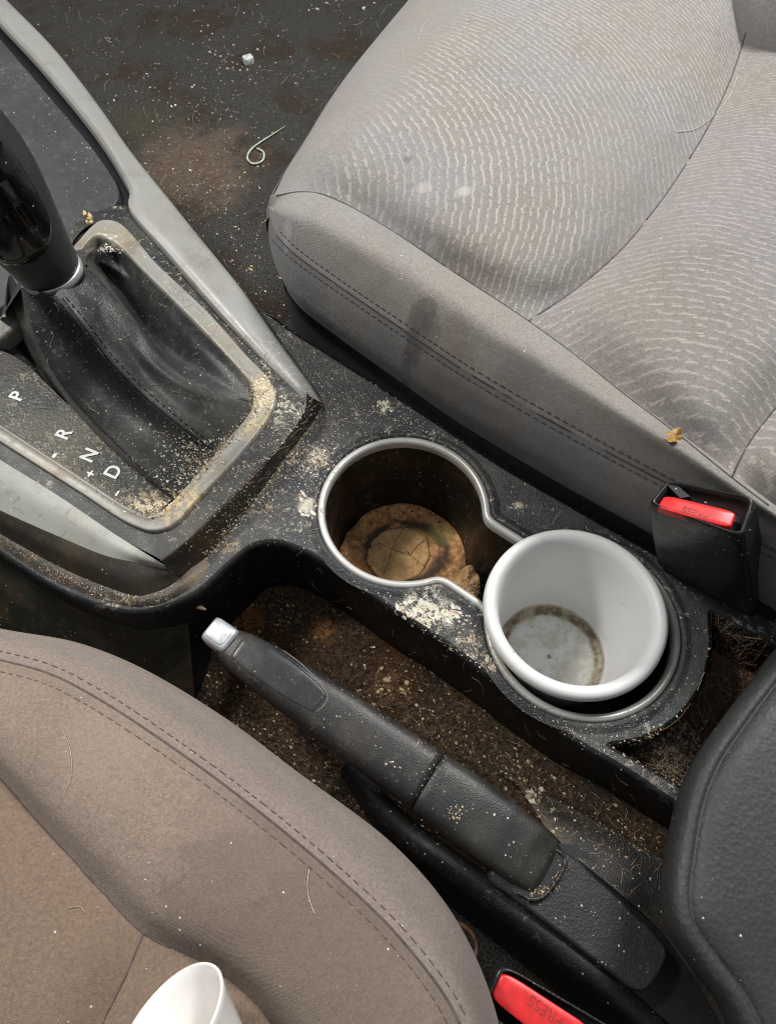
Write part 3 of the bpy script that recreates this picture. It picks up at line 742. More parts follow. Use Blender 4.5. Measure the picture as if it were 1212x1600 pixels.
# ------------------------------------------------------------------ parking brake lever
hb = thing('parking_brake_lever', 'black parking brake lever with silver release button lying in the dirty tray', 'brake lever', W(600, 1180, -.05))
sec = [  # px, py, z of centre, half width, half height
    (352, 1003, -.008, 0.0062, 0.0048), (362, 1010, -.0085, 0.0083, 0.0072), (380, 1022, -.0090, 0.0098, 0.0088), (410, 1042, -.0100, 0.0110, 0.0098), (460, 1076, -.0115, 0.0120, 0.0104),
    (520, 1117, -.0135, 0.0130, 0.0106), (600, 1173, -.0160, 0.0136, 0.0108), (668, 1221, -.0180, 0.0140, 0.0108)]
sec2 = [(669, 1222, -.0182, 0.0134, 0.0102), (671.5, 1223.8, -.0184, 0.0142, 0.0109), (730, 1266, -.0190, 0.0147, 0.0109), (780, 1303, -.0200, 0.0146, 0.0104), (820, 1334, -.0215, 0.0139, 0.0094), (846, 1354, -.0235, 0.0130, 0.0077), (862, 1366, -.027, 0.0103, 0.0048)]
hax = (W(846, 1356, -.025)-W(352, 1003, -.008)); hax.z = 0; hax.normalize(); hsd = Vector((hax.y, -hax.x, 0))
def hring(s, n=44, e=3.6):
    c = W(s[0], s[1], s[2]); out = []
    for k in range(n):
        a = 2*math.pi*k/n; ca, sa = math.cos(a), math.sin(a)
        out.append(c+hsd*s[3]*math.copysign(abs(ca)**(2/e), ca)+Vector((0, 0, s[4]*math.copysign(abs(sa)**(2/e), sa))))
    return out
def hbody(S, sub=7):
    SS = []
    P = [Vector((s[0], s[1], s[2]*1000)) for s in S]; Q = [Vector((s[3], s[4], 0))*1000 for s in S]
    for i in range(len(S)-1):
        for k in range(sub):
            t = k/sub
            SS.append(tuple(S[i][j]*(1-t)+S[i+1][j]*t for j in range(5)))
    SS.append(S[-1]); return [hring(s) for s in SS]
stack(hbody(sec), 44).build('grip', M['lever'], hb)
stack(hbody(sec2), 44).build('rear_sleeve', plastic('sleeve_rubber', (.017, .0175, .018), .4, 1500, .45, .0002, .2, (.13, .12, .09), .25, .7), hb)
# release button: rounded box pushed out of the nose
c = W(347, 996, -.0055); f3 = -hax
mb = MB()
def rbox(c, x, y, z, hx, hy, hz, r=.25, n=4):
    """superellipsoid-like rounded box as stacked rings"""
    rings = []
    for j in range(13):
        t = -1+2*j/12; e = (1-abs(t)**6)**(1/6) if abs(t) < 1 else 0
        e = max(e, .0)
        ring = []
        for k in range(36):
            a = 2*math.pi*k/36; ca, sa = math.cos(a), math.sin(a); p = 5
            d = (abs(ca)**p+abs(sa)**p)**(-1/p)
            ring.append(c+x*hx*ca*d*e+y*hy*sa*d*e+z*hz*t)
        rings.append(ring)
    return rings
tl_ = Vector((0, 0, 1))
rg = rbox(c, hsd, tl_, hax, .0066, .0064, .0078)
m2 = stack(rg, 36); m2.build('release_button', M['chrome'], hb)
rg = rbox(c+tl_*.0058-hax*.0004, hsd, hax, tl_, .0046, .0056, .0010); stack(rg, 36).build('button_face', M['chrome'], hb)
# smooth thumb panel on the top of the nose
def patch(out_px, lift, mat, name, parent, only=None, n=26, edge=True):
    """thin plate that follows the surface below, outline given by four curves blended"""
    bpy.context.view_layer.update()
    c0, c1 = cr([Vector((p[0], p[1], 0)) for p in out_px[0]], n*2), cr([Vector((p[0], p[1], 0)) for p in out_px[1]], n*2)
    V = []; ok = True
    for j in range(n):
        for i in range(n*2):
            p = c0[i].lerp(c1[i], j/(n-1)); h = ray(p.x, p.y)
            e = min(1, min(i, n*2-1-i, j, n-1-j)/1.0)
            V.append(h[0]+Vector((0, 0, 1))*(lift if e > 0 else -.0003))
    mb = MB(); mb.add(V, grid_faces(n*2, n)); return mb.build(name, mat, parent)
patch([[(385, 985), (420, 1004), (480, 1052), (508, 1082), (511, 1090)], [(358, 1026), (385, 1050), (440, 1088), (478, 1108), (490, 1113)]], .00035, M['lever_smooth'], 'thumb_panel', hb)
def pxline(name, pts, r, mat, parent, lift=.0002): return cord(name, pts, r, mat, parent, lift, 60)
pxline('panel_edge', [(425, 1003), (480, 1046), (508, 1079), (512, 1090), (506, 1102), (494, 1113)], .0002, simple('worn_edge', (.22, .2, .17), .5), hb, .0001)
mb = MB()   # dark socket where the lever enters the plate
cc = cr(WP([(884, 1340), (884, 1352), (862, 1388), (846, 1402), (828, 1404), (800, 1392), (820, 1350), (850, 1325), (872, 1328)], -.0185), 60, closed=True)
poly(mb, [cc]); mb.build('lever_socket', M['black'], con)
mb = MB(); tube(mb, [p+Vector((0, 0, .0002)) for p in cr(WP([(862, 1325), (878, 1335), (882, 1350), (862, 1386), (846, 1402), (828, 1405), (808, 1394)], -.0185), 50)], .0008, 6, radii=[.0005+.0008*random.random() for _ in range(50)])
mb.build('socket_rim', M['lever'], con)

# ------------------------------------------------------------------ passenger seat
GREY = (.245, .224, .197)
st_main = [((655, 503), .0085, (1, 1, .3), (.06, .054, .05), .85, 0), ((672, 520), .0055, (1, .8, .3), (.08, .07, .064), .7, 0), ((645, 545), .0048, (1.2, .6, .3), (.06, .056, .054), .8, 0), ((636, 575), .0034, (1.1, .4, .25), (.05, .047, .046), .85, 0), ((634, 605), .0030, (1.2, .3, .2), (.03, .028, .028), .9, 0), ((633, 628), .0030, (1.2, .3, .2), (.03, .028, .028), .85, 0),
           ((715, 585), .010, (1, 1, .4), (.15, .115, .09), .55, 0), ((800, 610), .014, (1, 1.2, .3), (.17, .14, .12), .5, 0), ((700, 540), .010, (1, 1, .3), (.16, .13, .11), .5, 0), ((680, 600), .007, (1, .7, .3), (.12, .1, .09), .5, 0),
           ((448, 368), .0045, (1, 1, .3), (.34, .36, .4), .8, 0), ((560, 420), .02, (1, 1, .3), (.22, .19, .16), .35, 0), ((1020, 720), .015, (1, 1, .3), (.2, .165, .14), .4, 0)]
pd = Vector((0, 0, 0))
seat = thing('passenger_seat', 'grey patterned cloth car seat with stained bolster, right of the console', 'car seat', W(900, 350, -.1))
so = root_loc(seat)
def rel(st, off=None):
    out = []
    for (px, py), *r in st:
        h = ray(px, py); out.append((tuple((h[0] if h else W(px, py, .06))-(off if off is not None else so)), *r))
    return out
ins_st = [((725, 298), .0040, (1, 1, .3), (.5, .47, .42), .75, .0), ((663, 293), .0044, (1, 1, .3), (.46, .43, .39), .6, .0), ((637, 248), .0030, (1, 1, .3), (.10, .09, .09), .7, 0), ((640, 290), .0024, (1, 1, .3), (.14, .13, .12), .5, 0),
          ((676, 380), .0030, (1, 1, .3), (.40, .38, .34), .6, .25), ((735, 450), .011, (1, 1.6, .3), (.12, .10, .09), .6, 0), ((585, 258), .0024, (1, 1, .3), (.2, .19, .18), .5, 0), ((690, 430), .012, (1, 1.6, .3), (.17, .15, .13), .5, 0)]
def make_seat_cloth():
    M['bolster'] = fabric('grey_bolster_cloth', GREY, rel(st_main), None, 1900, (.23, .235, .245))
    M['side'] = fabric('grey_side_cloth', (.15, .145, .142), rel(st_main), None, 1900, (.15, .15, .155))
    M['insert'] = fabric('wavy_line_seat_cloth', (.238, .217, .19), rel(ins_st), [(cA.x, cA.y, 6.283/.0049, .44, (W(505, 250, .08)-so).x-.62*(W(505, 250, .08)-so).y, 1.5)], 1900, (.235, .24, .265), .7)
    M['insert2'] = fabric('wavy_line_seat_cloth_rear', (.225, .206, .182), (), [(cB.x, cB.y, 6.283/.0046, .34, -9, 1.6)], 1900, (.245, .235, .27))
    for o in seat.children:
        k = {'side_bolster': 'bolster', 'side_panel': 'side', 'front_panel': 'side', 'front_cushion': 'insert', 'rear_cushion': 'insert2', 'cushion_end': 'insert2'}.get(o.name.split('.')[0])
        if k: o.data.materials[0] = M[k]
for _k in ('bolster', 'side', 'insert', 'insert2'): M[_k] = M['seam0']
cA = Vector((-.1, .34, 0))-so; cB = W(1040, 760, .08)-so
A_ = [(424, 312, .050), (448, 300, .060), (490, 301, .066), (545, 322, .069), (620, 366, .070), (700, 420, .070), (825, 502, .070)]
A2 = [(825, 502, .070), (900, 557, .070), (980, 620, .070), (1060, 680, .070), (1142, 746, .070)]
A3 = [(1142, 746, .070), (1230, 815, .070), (1330, 890, .070)]
cs = [(825, 502, .070), (905, 447, .0745), (965, 395, .077), (1020, 330, .0785), (1070, 258, .079), (1110, 190, .079), (1142, 120, .079), (1165, 50, .079), (1185, -40, .079)]
c2 = [(1142, 746, .070), (1165, 700, .073), (1205, 645, .075), (1260, 590, .077), (1330, 530, .078), (1400, 440, .078), (1450, 340, .078), (1480, 240, .078), (1500, 140, .078)]
def rail(left, mid_, right): return [W(*left), *WP(mid_), W(*right)]
mb = MB()
P1 = [WP(A_),
      rail((449, 264, .050), [(478, 240, .066), (540, 248, .078), (640, 305, .083), (740, 375, .085), (850, 430, .081)], cs[1]),
      rail((482, 212, .052), [(515, 180, .068), (590, 170, .082), (700, 235, .088), (800, 300, .090), (905, 365, .086)], cs[2]),
      rail((520, 150, .052), [(560, 118, .069), (640, 105, .084), (760, 165, .090), (860, 230, .092), (960, 290, .088)], cs[3]),
      rail((560, 95, .052), [(605, 60, .069), (690, 45, .084), (810, 95, .091), (910, 155, .093), (1010, 215, .089)], cs[4]),
      rail((605, 40, .052), [(655, 5, .069), (740, -15, .084), (860, 25, .091), (960, 80, .093), (1055, 145, .089)], cs[5]),
      rail((655, -20, .052), [(705, -55, .069), (790, -75, .084), (910, -45, .091), (1010, 5, .093), (1095, 75, .089)], cs[6]),
      rail((705, -80, .052), [(755, -120, .069), (840, -140, .084), (960, -115, .091), (1055, -70, .093), (1125, 0, .089)], cs[7]),
      rail((765, -150, .052), [(815, -190, .069), (900, -210, .084), (1010, -190, .091), (1100, -150, .093), (1155, -90, .089)], cs[8])]
loft(mb, P1, 70, 70); mb.build('front_cushion', M['insert'], seat)
mb = MB()
def mix_rail(a, b, k, zc):
    A, Bv = Vector(a), Vector(b); n_ = 5
    out = []
    for i in range(n_+1):
        t = i/n_; bulge = math.sin(math.pi*t)
        z = (a[2]*(1-t)+b[2]*t)+zc*min(1, bulge*1.5)
        out.append(W(a[0]*(1-t)+b[0]*t, a[1]*(1-t)+b[1]*t, z))
    return out
r0 = WP(A2); loft(mb, [r0]+[mix_rail(cs[k], c2[k], k, .008+.004*min(1, k/3)) for k in range(1, 9)], 60, 60)
mb.build('rear_cushion', M['insert2'], seat)
mb = MB()
r0 = WP(A3); loft(mb, [r0]+[mix_rail(c2[k], (c2[k][0]+230, c2[k][1]+150, .08), k, .01) for k in range(1, 6)], 30, 40)
mb.build('cushion_end', M['insert2'], seat)
Afull = WP(A_[:-1]+A2[:-1]+A3)
Bf = [(421, 338, .043), (430, 362, .049), (452, 390, .0525), (520, 440, .055), (620, 508, .057), (720, 575, .057), (830, 640, .057), (950, 706, .057), (1060, 764, .057), (1160, 822, .057), (1300, 905, .057)]
Bfull = WP(Bf)
crest = WP([(422, 322, .047), (445, 328, .066), (500, 345, .0745), (570, 385, .078), (650, 432, .079), (750, 500, .079), (870, 578, .079), (980, 652, .079), (1080, 716, .079), (1180, 785, .079), (1310, 870, .079)])
crest0 = [a.lerp(b, .35)+Vector((0, 0, .004)) for a, b in zip(cr(Afull, 11), cr(crest, 11))]
crestb = [a.lerp(b, .6)+Vector((0, 0, .004)) for a, b in zip(cr(crest, 11), cr(Bfull, 11))]
mb = MB(); loft(mb, [Afull, crest0, crest, crestb, Bfull], 140, 30)
mb.build('side_bolster', M['bolster'], seat)
# front and side panels
bb = cr(Bfull, 24)
inw = -CNRM
def down(lst, off, z, fr_=0): return [Vector((p.x, p.y, 0))+CNRM*off+Vector((0, 0, z)) for k, p in enumerate(lst)]
s1 = [p+CNRM*.003+Vector((0, 0, -.010)) for p in bb]
s2 = [p+CNRM*.003+Vector((0, 0, -.026)) for p in bb]
s3 = [p+CNRM*-.002+Vector((0, 0, -.045)) for p in bb]
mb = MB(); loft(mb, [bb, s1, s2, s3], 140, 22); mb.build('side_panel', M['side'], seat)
s4 = [p+CNRM*-.0035+Vector((0, 0, -.0455)) for p in bb]
s5 = [p+CNRM*-.005+Vector((0, 0, -.165)) for p in bb]
mb = MB(); loft(mb, [s3, s4, s5], 80, 8, linear=True); mb.build('seat_base', simple('dark_seat_base', (.035, .035, .037), .6), seat)
fe = [Vector(r[0]) for r in P1]
allfront = [bb[0]]+fe
f1 = [p+Vector((-.003, .001, -.012)) for p in allfront]; f2 = [Vector((p.x+.004, p.y-.0, -.03)) for p in allfront]; f3_ = [Vector((p.x+.02, p.y-.01, -.125)) for p in allfront]
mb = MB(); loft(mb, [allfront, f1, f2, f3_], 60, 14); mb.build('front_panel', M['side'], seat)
# backrest rising out of the frame
mb = MB()
b0 = WP([(1100, -60, .075), (1125, 15, .075), (1158, 82, .075), (1200, 118, .075), (1290, 165, .075), (1400, 240, .075)])
back_dir = Vector((.55, .25, 1)).normalized()
b1 = [p+back_dir*.03+Vector((-.01, -.006, 0)) for p in b0]; b2 = [p+back_dir*.10+Vector((-.012, -.006, 0)) for p in b0]; b3 = [p+back_dir*.3 for p in b0]
loft(mb, [b0, b1, b2, b3], 60, 30); mb.build('backrest', fabric('grey_backrest_cloth', (.2, .195, .19)), seat)
bpy.context.view_layer.update()
make_seat_cloth()
SB = [(432, 368), (455, 392), (520, 440), (620, 508), (720, 575), (830, 640), (950, 706), (1060, 764)]
SBn = ('side_bolster', 'side_panel')
stitches('bolster_stitching', SB, M['thread'], seat, offs=(-9, 9), length=.0022, gap=.0012, r=.00027, lift=.0001, only=SBn)
cord('bolster_seam', SB, .0005, M['seam'], seat, lift=-.0001)
cord('insert_seam', [(432, 306), (465, 300), (500, 303), (545, 322), (620, 366), (700, 420), (825, 502), (900, 557), (980, 620), (1060, 680), (1142, 746), (1200, 790)], .0006, M['seam'], seat, lift=-.0002)
cord('cross_seam', [c[:2] for c in cs[:8]], .0007, simple('purple_grey_seam', (.10, .09, .1), .9), seat, lift=-.0002)
cord('cross_seam', [c[:2] for c in c2[:4]], .0006, M['seam'], seat, lift=-.0002)
stitches('bolster_stitching', [(1186, 855), (1212, 868), (1240, 885)], M['thread'], seat, offs=(-6, 6), only=('side_bolster', 'side_panel', 'seat_base'))

# ------------------------------------------------------------------ driver seat
ds = thing('driver_seat', 'brown grey cloth car seat with curved stitched edge, left of the console', 'car seat', W(300, 1400, -.1))
dso = root_loc(ds)
M['dseat'] = M['seam0']
M['dedge'] = fabric('grey_brown_edge_cloth', (.228, .187, .158), (), None, 2400, (.21, .16, .155), .5)
M['dinner'] = fabric('brown_inner_cloth', (.19, .135, .10), (), None, 2600, (.17, .125, .1), .6)
E_ = [(-80, 968, .036), (0, 983, .036), (100, 1001, .036), (200, 1040, .036), (330, 1118, .036), (450, 1208, .036), (600, 1322, .036), (690, 1425, .036), (745, 1530, .036), (778, 1640, .036), (790, 1760, .036)]
S_ = [(-80, 1016, .055), (0, 1030, .056), (75, 1052, .057), (150, 1090, .058), (275, 1172, .058), (390, 1257, .058), (510, 1356, .058), (610, 1450, .058), (690, 1550, .058), (740, 1650, .058), (770, 1760, .058)]
I_ = [(-80, 1110, .064), (0, 1125, .066), (60, 1160, .067), (130, 1210, .067), (235, 1300, .067), (330, 1385, .067), (440, 1470, .066), (530, 1560, .066), (600, 1650, .066), (650, 1760, .066), (680, 1850, .066)]
S2 = [(-80, 1130, .056), (0, 1214, .056), (50, 1272, .056), (110, 1338, .056), (165, 1398, .056), (225, 1458, .056), (330, 1512, .056), (400, 1570, .056), (450, 1640, .056), (490, 1730, .056), (520, 1820, .056)]
eR = WP(E_); sR = WP(S_); iR = WP(I_); s2R = WP(S2)
mb = MB(); mR = [a.lerp(b, .5)+Vector((0, 0, .005)) for a, b in zip(eR, sR)]
loft(mb, [eR, mR, sR], 120, 16); 
dE = [p+Vector((.003, .002, -.012)) for p in eR]; dE2 = [p+Vector((0, 0, -.04)) for p in eR]; dE3 = [p+Vector((-.01, -.01, -.16)) for p in eR]
loft(mb, [eR, dE, dE2, dE3], 120, 10)
mb.build('edge_panel', M['dedge'], ds, weld=.0001)
mb = MB(); a1 = [a.lerp(b, .3)+Vector((0, 0, .0035)) for a, b in zip(sR, iR)]; a2_ = [a.lerp(b, .6)+Vector((0, 0, .004)) for a, b in zip(iR, s2R)]
loft(mb, [sR, a1, iR, a2_, s2R], 120, 34); mb.build('side_bolster', M['dseat'], ds)
mb = MB()
x0 = WP([(-80, 1130, .056), (0, 1214, .056), (50, 1272, .056), (110, 1338, .056), (165, 1398, .056), (225, 1458, .056)])
x3 = WP([(-420, 1500, .056), (-330, 1580, .056), (-230, 1650, .056), (-120, 1720, .056), (-10, 1790, .056), (110, 1850, .056)])
crs = [(225, 1458, .056), (197, 1525, .0555), (160, 1605, .0555), (110, 1850, .055)]
x1 = [a.lerp(b, .25)+Vector((0, 0, .005)) for a, b in zip(x0, x3)]; x2 = [a.lerp(b, .65)+Vector((0, 0, .006)) for a, b in zip(x0, x3)]
x1[-1] = W(*crs[1]); x2[-1] = W(*crs[2])
loft(mb, [x0, x1, x2, x3], 60, 30); mb.build('inner_cushion', M['dinner'], ds)
mb = MB()
y0 = WP([(225, 1458, .056), (275, 1485, .056), (330, 1512, .056), (400, 1570, .056), (450, 1640, .056)])
y3 = WP([(110, 1850, .055), (180, 1880, .055), (260, 1910, .055), (330, 1940, .055), (400, 1980, .055)])
y1 = [a.lerp(b, .3)+Vector((0, 0, .003)) for a, b in zip(y0, y3)]; y2 = [a.lerp(b, .65)+Vector((0, 0, .004)) for a, b in zip(y0, y3)]
y1[0] = W(*crs[1]); y2[0] = W(*crs[2])
loft(mb, [y0, y1, y2, y3], 50, 24); mb.build('inner_cushion', M['dinner'], ds)
bpy.context.view_layer.update()
M['dseat'] = fabric('brown_grey_cloth', (.235, .182, .145), rel([((470, 1540), .060, (1, 1, .3), (.10, .078, .06), .75, 0), ((370, 1340), .03, (1, 1, .3), (.15, .105, .095), .35, 0), ((150, 1180), .02, (1, 1, .3), (.3, .23, .19), .35, 0)], dso), None, 2400, (.2, .15, .14), .5)
for o in ds.children:
    if o.name.startswith('side_bolster'): o.data.materials[0] = M['dseat']
SD = [(-10, 1029), (75, 1052), (150, 1090), (275, 1172), (390, 1257), (510, 1356), (610, 1450), (690, 1550), (720, 1605)]
stitches('edge_stitching', SD, M['thread_b'], ds, offs=(-17, 14), length=.0026, gap=.0010, r=.00028, lift=-.00005, jit=.35)
cord('edge_seam', SD, .00055, M['thread_b'], ds, lift=-.0001)
cord('inner_seam', [p[:2] for p in S2[1:9]], .0006, M['thread_b'], ds, lift=-.0003)
cord('inner_seam', [p[:2] for p in crs[:3]]+[(163, 1605)], .0005, M['thread_b'], ds, lift=-.0002)

# ------------------------------------------------------------------ belt buckles
def quad_ring(q, e=.16, n=8, inset=0):
    """rounded quad from four corner points"""
    c = sum(q, Vector())/4; out = []
    q = [p.lerp(c, inset) for p in q]
    for i in range(4):
        a, b, d = q[i-1], q[i], q[(i+1) % 4]
        p0 = b.lerp(a, e); p1 = b.lerp(d, e)
        for k in range(n):
            t = k/(n-1); out.append(p0*(1-t)**2+b*2*t*(1-t)+p1*t*t)
    return out
def buckle(name, label, topq, botq, btn, slot, txt, txt_px, txt_dir, tsize, clip=None):
    T = WP(topq); Bq = WP(botq); r = thing(name, label, 'seat belt buckle', sum(Bq, Vector())/4, 'seat belt buckles')
    up = (T[1]-T[0]).cross(T[2]-T[0]).normalized()
    if up.z < 0: up = -up
    n = 32
    rings = [quad_ring(Bq), quad_ring([a.lerp(b, .5)+(b-sum(T, Vector())/4)*.05 for a, b in zip(Bq, T)]), quad_ring([a.lerp(b, .92)+(b-sum(T, Vector())/4)*.03 for a, b in zip(Bq, T)]),
             quad_ring([b+up*.0 for b in T], inset=.0), quad_ring([b+up*.0012 for b in T], inset=.035), quad_ring([b+up*.0012 for b in T], inset=.09), quad_ring([b-up*.002 for b in T], inset=.12), quad_ring([b-up*.006 for b in T], inset=.14)]
    mb = MB(); V = [p for q in rings for p in q]; F = grid_faces(n, len(rings), 0, True); F.append([len(V)-n+k for k in range(n)]); mb.add(V, F)
    mb.build('housing', plastic('buckle_plastic', (.012, .012, .013), .3, 900, .25, .0003, .12, (.1, .1, .09), .1, .7), r)
    b = WP(btn); bu = (b[1]-b[0]).cross(b[2]-b[0]).normalized()
    if bu.z < 0: bu = -bu
    rg = [quad_ring([p-bu*.004 for p in b], .22), quad_ring([p-bu*.0012 for p in b], .22), quad_ring([p-bu*.0006 for p in b], .22, inset=.02), quad_ring([p-bu*.0004 for p in b], .22, inset=.06), quad_ring([p-bu*.0004 for p in b], .22, inset=.5)]
    mb = MB(); V = [p for q in rg for p in q]; F = grid_faces(n, len(rg), 0, True); F.append([len(V)-n+k for k in range(n)]); mb.add(V, F)
    bt = mb.build('release_button', M['red'], r)
    bpy.context.view_layer.update()
    t = place_text(txt, tsize, *txt_px, txt_dir, bt, M['redtext'], 'button_lettering', .0001)
    if slot:
        s_ = WP(slot); mb = MB(); V = s_+[p-up*.003 for p in s_]
        mb.add(V, [[0, 1, 2, 3], [0, 1, 5, 4], [1, 2, 6, 5], [2, 3, 7, 6], [3, 0, 4, 7]]); mb.build('guide_fin', M['wall'], r, smooth=False)
    return r
buckle('seat_belt_buckle', 'black buckle with red button standing between passenger seat and console', 
       [(1012, 788, .072), (1041, 752, .073), (1181, 780, .084), (1160, 842, .080)],
       [(1022, 880, .004), (1062, 850, .004), (1200, 925, .004), (1176, 966, .004)],
       [(1025, 792, .0742), (1038, 772, .0746), (1151, 799, .0818), (1141, 824, .0812)],
       [(1043, 759, .0738), (1049, 751, .0742), (1078, 776, .0752), (1062, 778, .0748)], 'PRESS', (1086, 801), (-12, -4), .0042)
bkr = buckle('seat_belt_buckle', 'black buckle with red button at the bottom edge beside the driver seat',
       [(742, 1578, .012), (782, 1503, .012), (985, 1622, .012), (930, 1690, .012)],
       [(760, 1640, -.06), (790, 1590, -.06), (960, 1700, -.06), (920, 1740, -.06)],
       [(766, 1560, .0145), (786, 1516, .0145), (930, 1610, .0145), (880, 1650, .0145)],
       None, 'PRESS', (852, 1579), (-12, -9), .0054)
mb = MB(); cyl = cr(WP([(752, 1585, .004), (765, 1610, .004)]), 6); tube(mb, cyl, .0035, 12); mb.build('metal_pin', M['chrome'], bkr)

# ------------------------------------------------------------------ cups
def cupmat():
    s = NT('white_glazed_cup'); ps = s.n('ShaderNodeSeparateXYZ'); s.set(ps.inputs[0], s.pos())
    r = s.math('SQRT', s.math('ADD', s.math('MULTIPLY', ps.outputs[0], ps.outputs[0]), s.math('MULTIPLY', ps.outputs[1], ps.outputs[1])))
    col = s.mix(s.ramp(s.noise(40, 4), .4, .8, 0, .25), (.68, .68, .67), (.56, .56, .52))
    n_ = s.noise(130, 5, .7)
    # brown tide mark in the corner between floor and wall
    rr = s.math('ABSOLUTE', s.math('SUBTRACT', s.math('ADD', r, s.math('MULTIPLY', s.math('SUBTRACT', n_, .5), .0045)), .0268))
    low = s.ramp(ps.outputs[2], .0085, .0055)
    ang = s.noise(38, 3)
    f = s.math('MULTIPLY', s.math('MULTIPLY', s.ramp(rr, .0040, .0012), low), s.ramp(ang, .3, .5, .3, 1))
    col = s.mix(s.math('MULTIPLY', s.math('MULTIPLY', s.ramp(rr, .007, .001), low), .4), col, (.42, .36, .26))
    col = s.mix(f, col, (.13, .085, .045))
    d0 = s.dist((0, .0, .004), (1, 1, 0), .003, 400); col = s.mix(s.math('MULTIPLY', s.ramp(d0, .0016, .0006), low), col, (.2, .17, .11))
    sm = s.voro(260, 'Distance', co=None); vc = s.voro(260, 'Color'); se = s.n('ShaderNodeSeparateColor'); s.set(se.inputs[0], vc)
    col = s.mix(s.math('MULTIPLY', s.ramp(se.outputs[0], .96, .97), s.ramp(sm, .16, .1)), col, (.3, .25, .18))
    col = s.mix(s.ramp(s.noise(70, 4, .7), .58, .75, 0, .5), col, (.58, .54, .4))
    col = s.mix(s.math('MULTIPLY', s.ramp(s.noise(110, 6, .75), .42, .62, 0, .6), low), col, (.42, .4, .3))
    return s.done(col, .46, s.bump(s.noise(300, 3), .12, .0004), **{'Specular IOR Level': .4})
cc_ = Vector((.0872, .1255, -.0575))
mb = MB()
prof = [(0, 0), (.026, 0), (.029, .001), (.031, .004), (.0355, .045), (.0368, .060), (.0375, .0625), (.0405, .063), (.0420, .0645), (.0428, .067), (.0424, .0697), (.0405, .0715), (.0382, .0712), (.0364, .0695), (.0354, .066), (.0342, .056), (.0300, .012), (.0290, .007), (.0276, .0048), (.0255, .0042), (.012, .0042), (0.0001, .0042)]
Mt = Matrix.Rotation(math.radians(-1.5), 3, 'X')
lathe(mb, prof, cc_, 96, M=Mt)
o = mb.build('white_cup', cupmat(), loc=cc_, weld=.00002)
tag(o, 'empty white tapered cup with brown ring inside, sitting in the second cup holder', 'cup')
# cup lying on the driver seat
R3 = Matrix.Rotation(CT, 3, 'X')
nrm = R3 @ Vector((math.sin(math.radians(75))*-.57, math.sin(math.radians(75))*.82, math.cos(math.radians(75))))
rc = W(266, 1603, .086)
zq = nrm.to_track_quat('Z', 'Y').to_matrix()
mb = MB()
prof = [(.0001, -.05), (.0065, -.05), (.0075, -.049), (.0118, -.02), (.0172, -.002), (.0180, 0), (.0177, .0006), (.0169, .0003), (.0160, -.003), (.0098, -.02), (.0060, -.046), (.0001, -.0465)]
lathe(mb, prof, rc, 72, M=zq)
small = thing('small_white_cup', 'small glossy white cup tipped over on the driver seat', 'cup', rc)
mb.build('cup_shell', simple('white_gloss_plastic', (.8, .77, .74), .16, var=.02, bump=.02), small, weld=.00002)

# ------------------------------------------------------------------ leaves in the first holder
def leafmat(name, a, b, bed=False):
    s = NT(name); f = s.noise(180, 6, .7); g = s.noise(40, 4)
    col = s.mix(s.ramp(f, .35, .68), a, b)
    col = s.mix(s.ramp(g, .5, .7, 0, .6), col, [x*.35 for x in a])
    col = s.mix(s.ramp(s.noise(60, 3), .6, .72, 0, .5), col, (.14, .12, .03))
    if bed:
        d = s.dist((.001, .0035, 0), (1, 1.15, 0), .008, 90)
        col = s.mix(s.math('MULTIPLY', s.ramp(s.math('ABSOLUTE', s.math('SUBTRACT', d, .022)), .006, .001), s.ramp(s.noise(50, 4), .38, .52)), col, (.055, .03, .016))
        d = s.dist((-.022, -.012, 0), (1, 1, 0), .012, 120); col = s.mix(s.ramp(d, .018, .006, 0, .6), col, (.28, .07, .02))
        d = s.dist((.022, .016, 0), (1, 1, 0), .008, 120); col = s.mix(s.ramp(d, .012, .004, 0, .6), col, (.16, .15, .035))
    v = s.voro(170, 'Distance', 'DISTANCE_TO_EDGE')
    col = s.mix(s.ramp(v, .05, .0, 0, .35), col, [x*.4 for x in a])
    return s.done(col, .75, s.bump(s.math('ADD', f, s.math('MULTIPLY', v, .6)), .6, .0009))
lc = Vector((.0095, .1885, -.061))
mb = MB()
n = 90; rows = 26; V = []
for j in range(rows):
    for i in range(n):
        a = 2*math.pi*i/n; t = j/(rows-1); r = (.0374+.0006*math.sin(a*7)+.0004*math.sin(a*17))*t*(1+.42*math.exp(-((((a+.644+math.pi) % (2*math.pi))-math.pi)/.22)**2))
        z = .0012*math.exp(-((t-.93)/.1)**2)*(.6+.4*math.sin(a*5))+.0007*math.sin(r*300+a*3)*math.sin(a*4+1)*t+.0003*math.sin(a*23+r*900)*t
        V.append(lc+Vector((r*math.cos(a), r*math.sin(a), z)))
mb.add(V, grid_faces(n, rows, 0, True))
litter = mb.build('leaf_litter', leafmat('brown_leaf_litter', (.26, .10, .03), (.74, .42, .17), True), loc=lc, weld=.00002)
tag(litter, 'round bed of brown decayed leaf matter in the first cup holder', 'leaf litter')
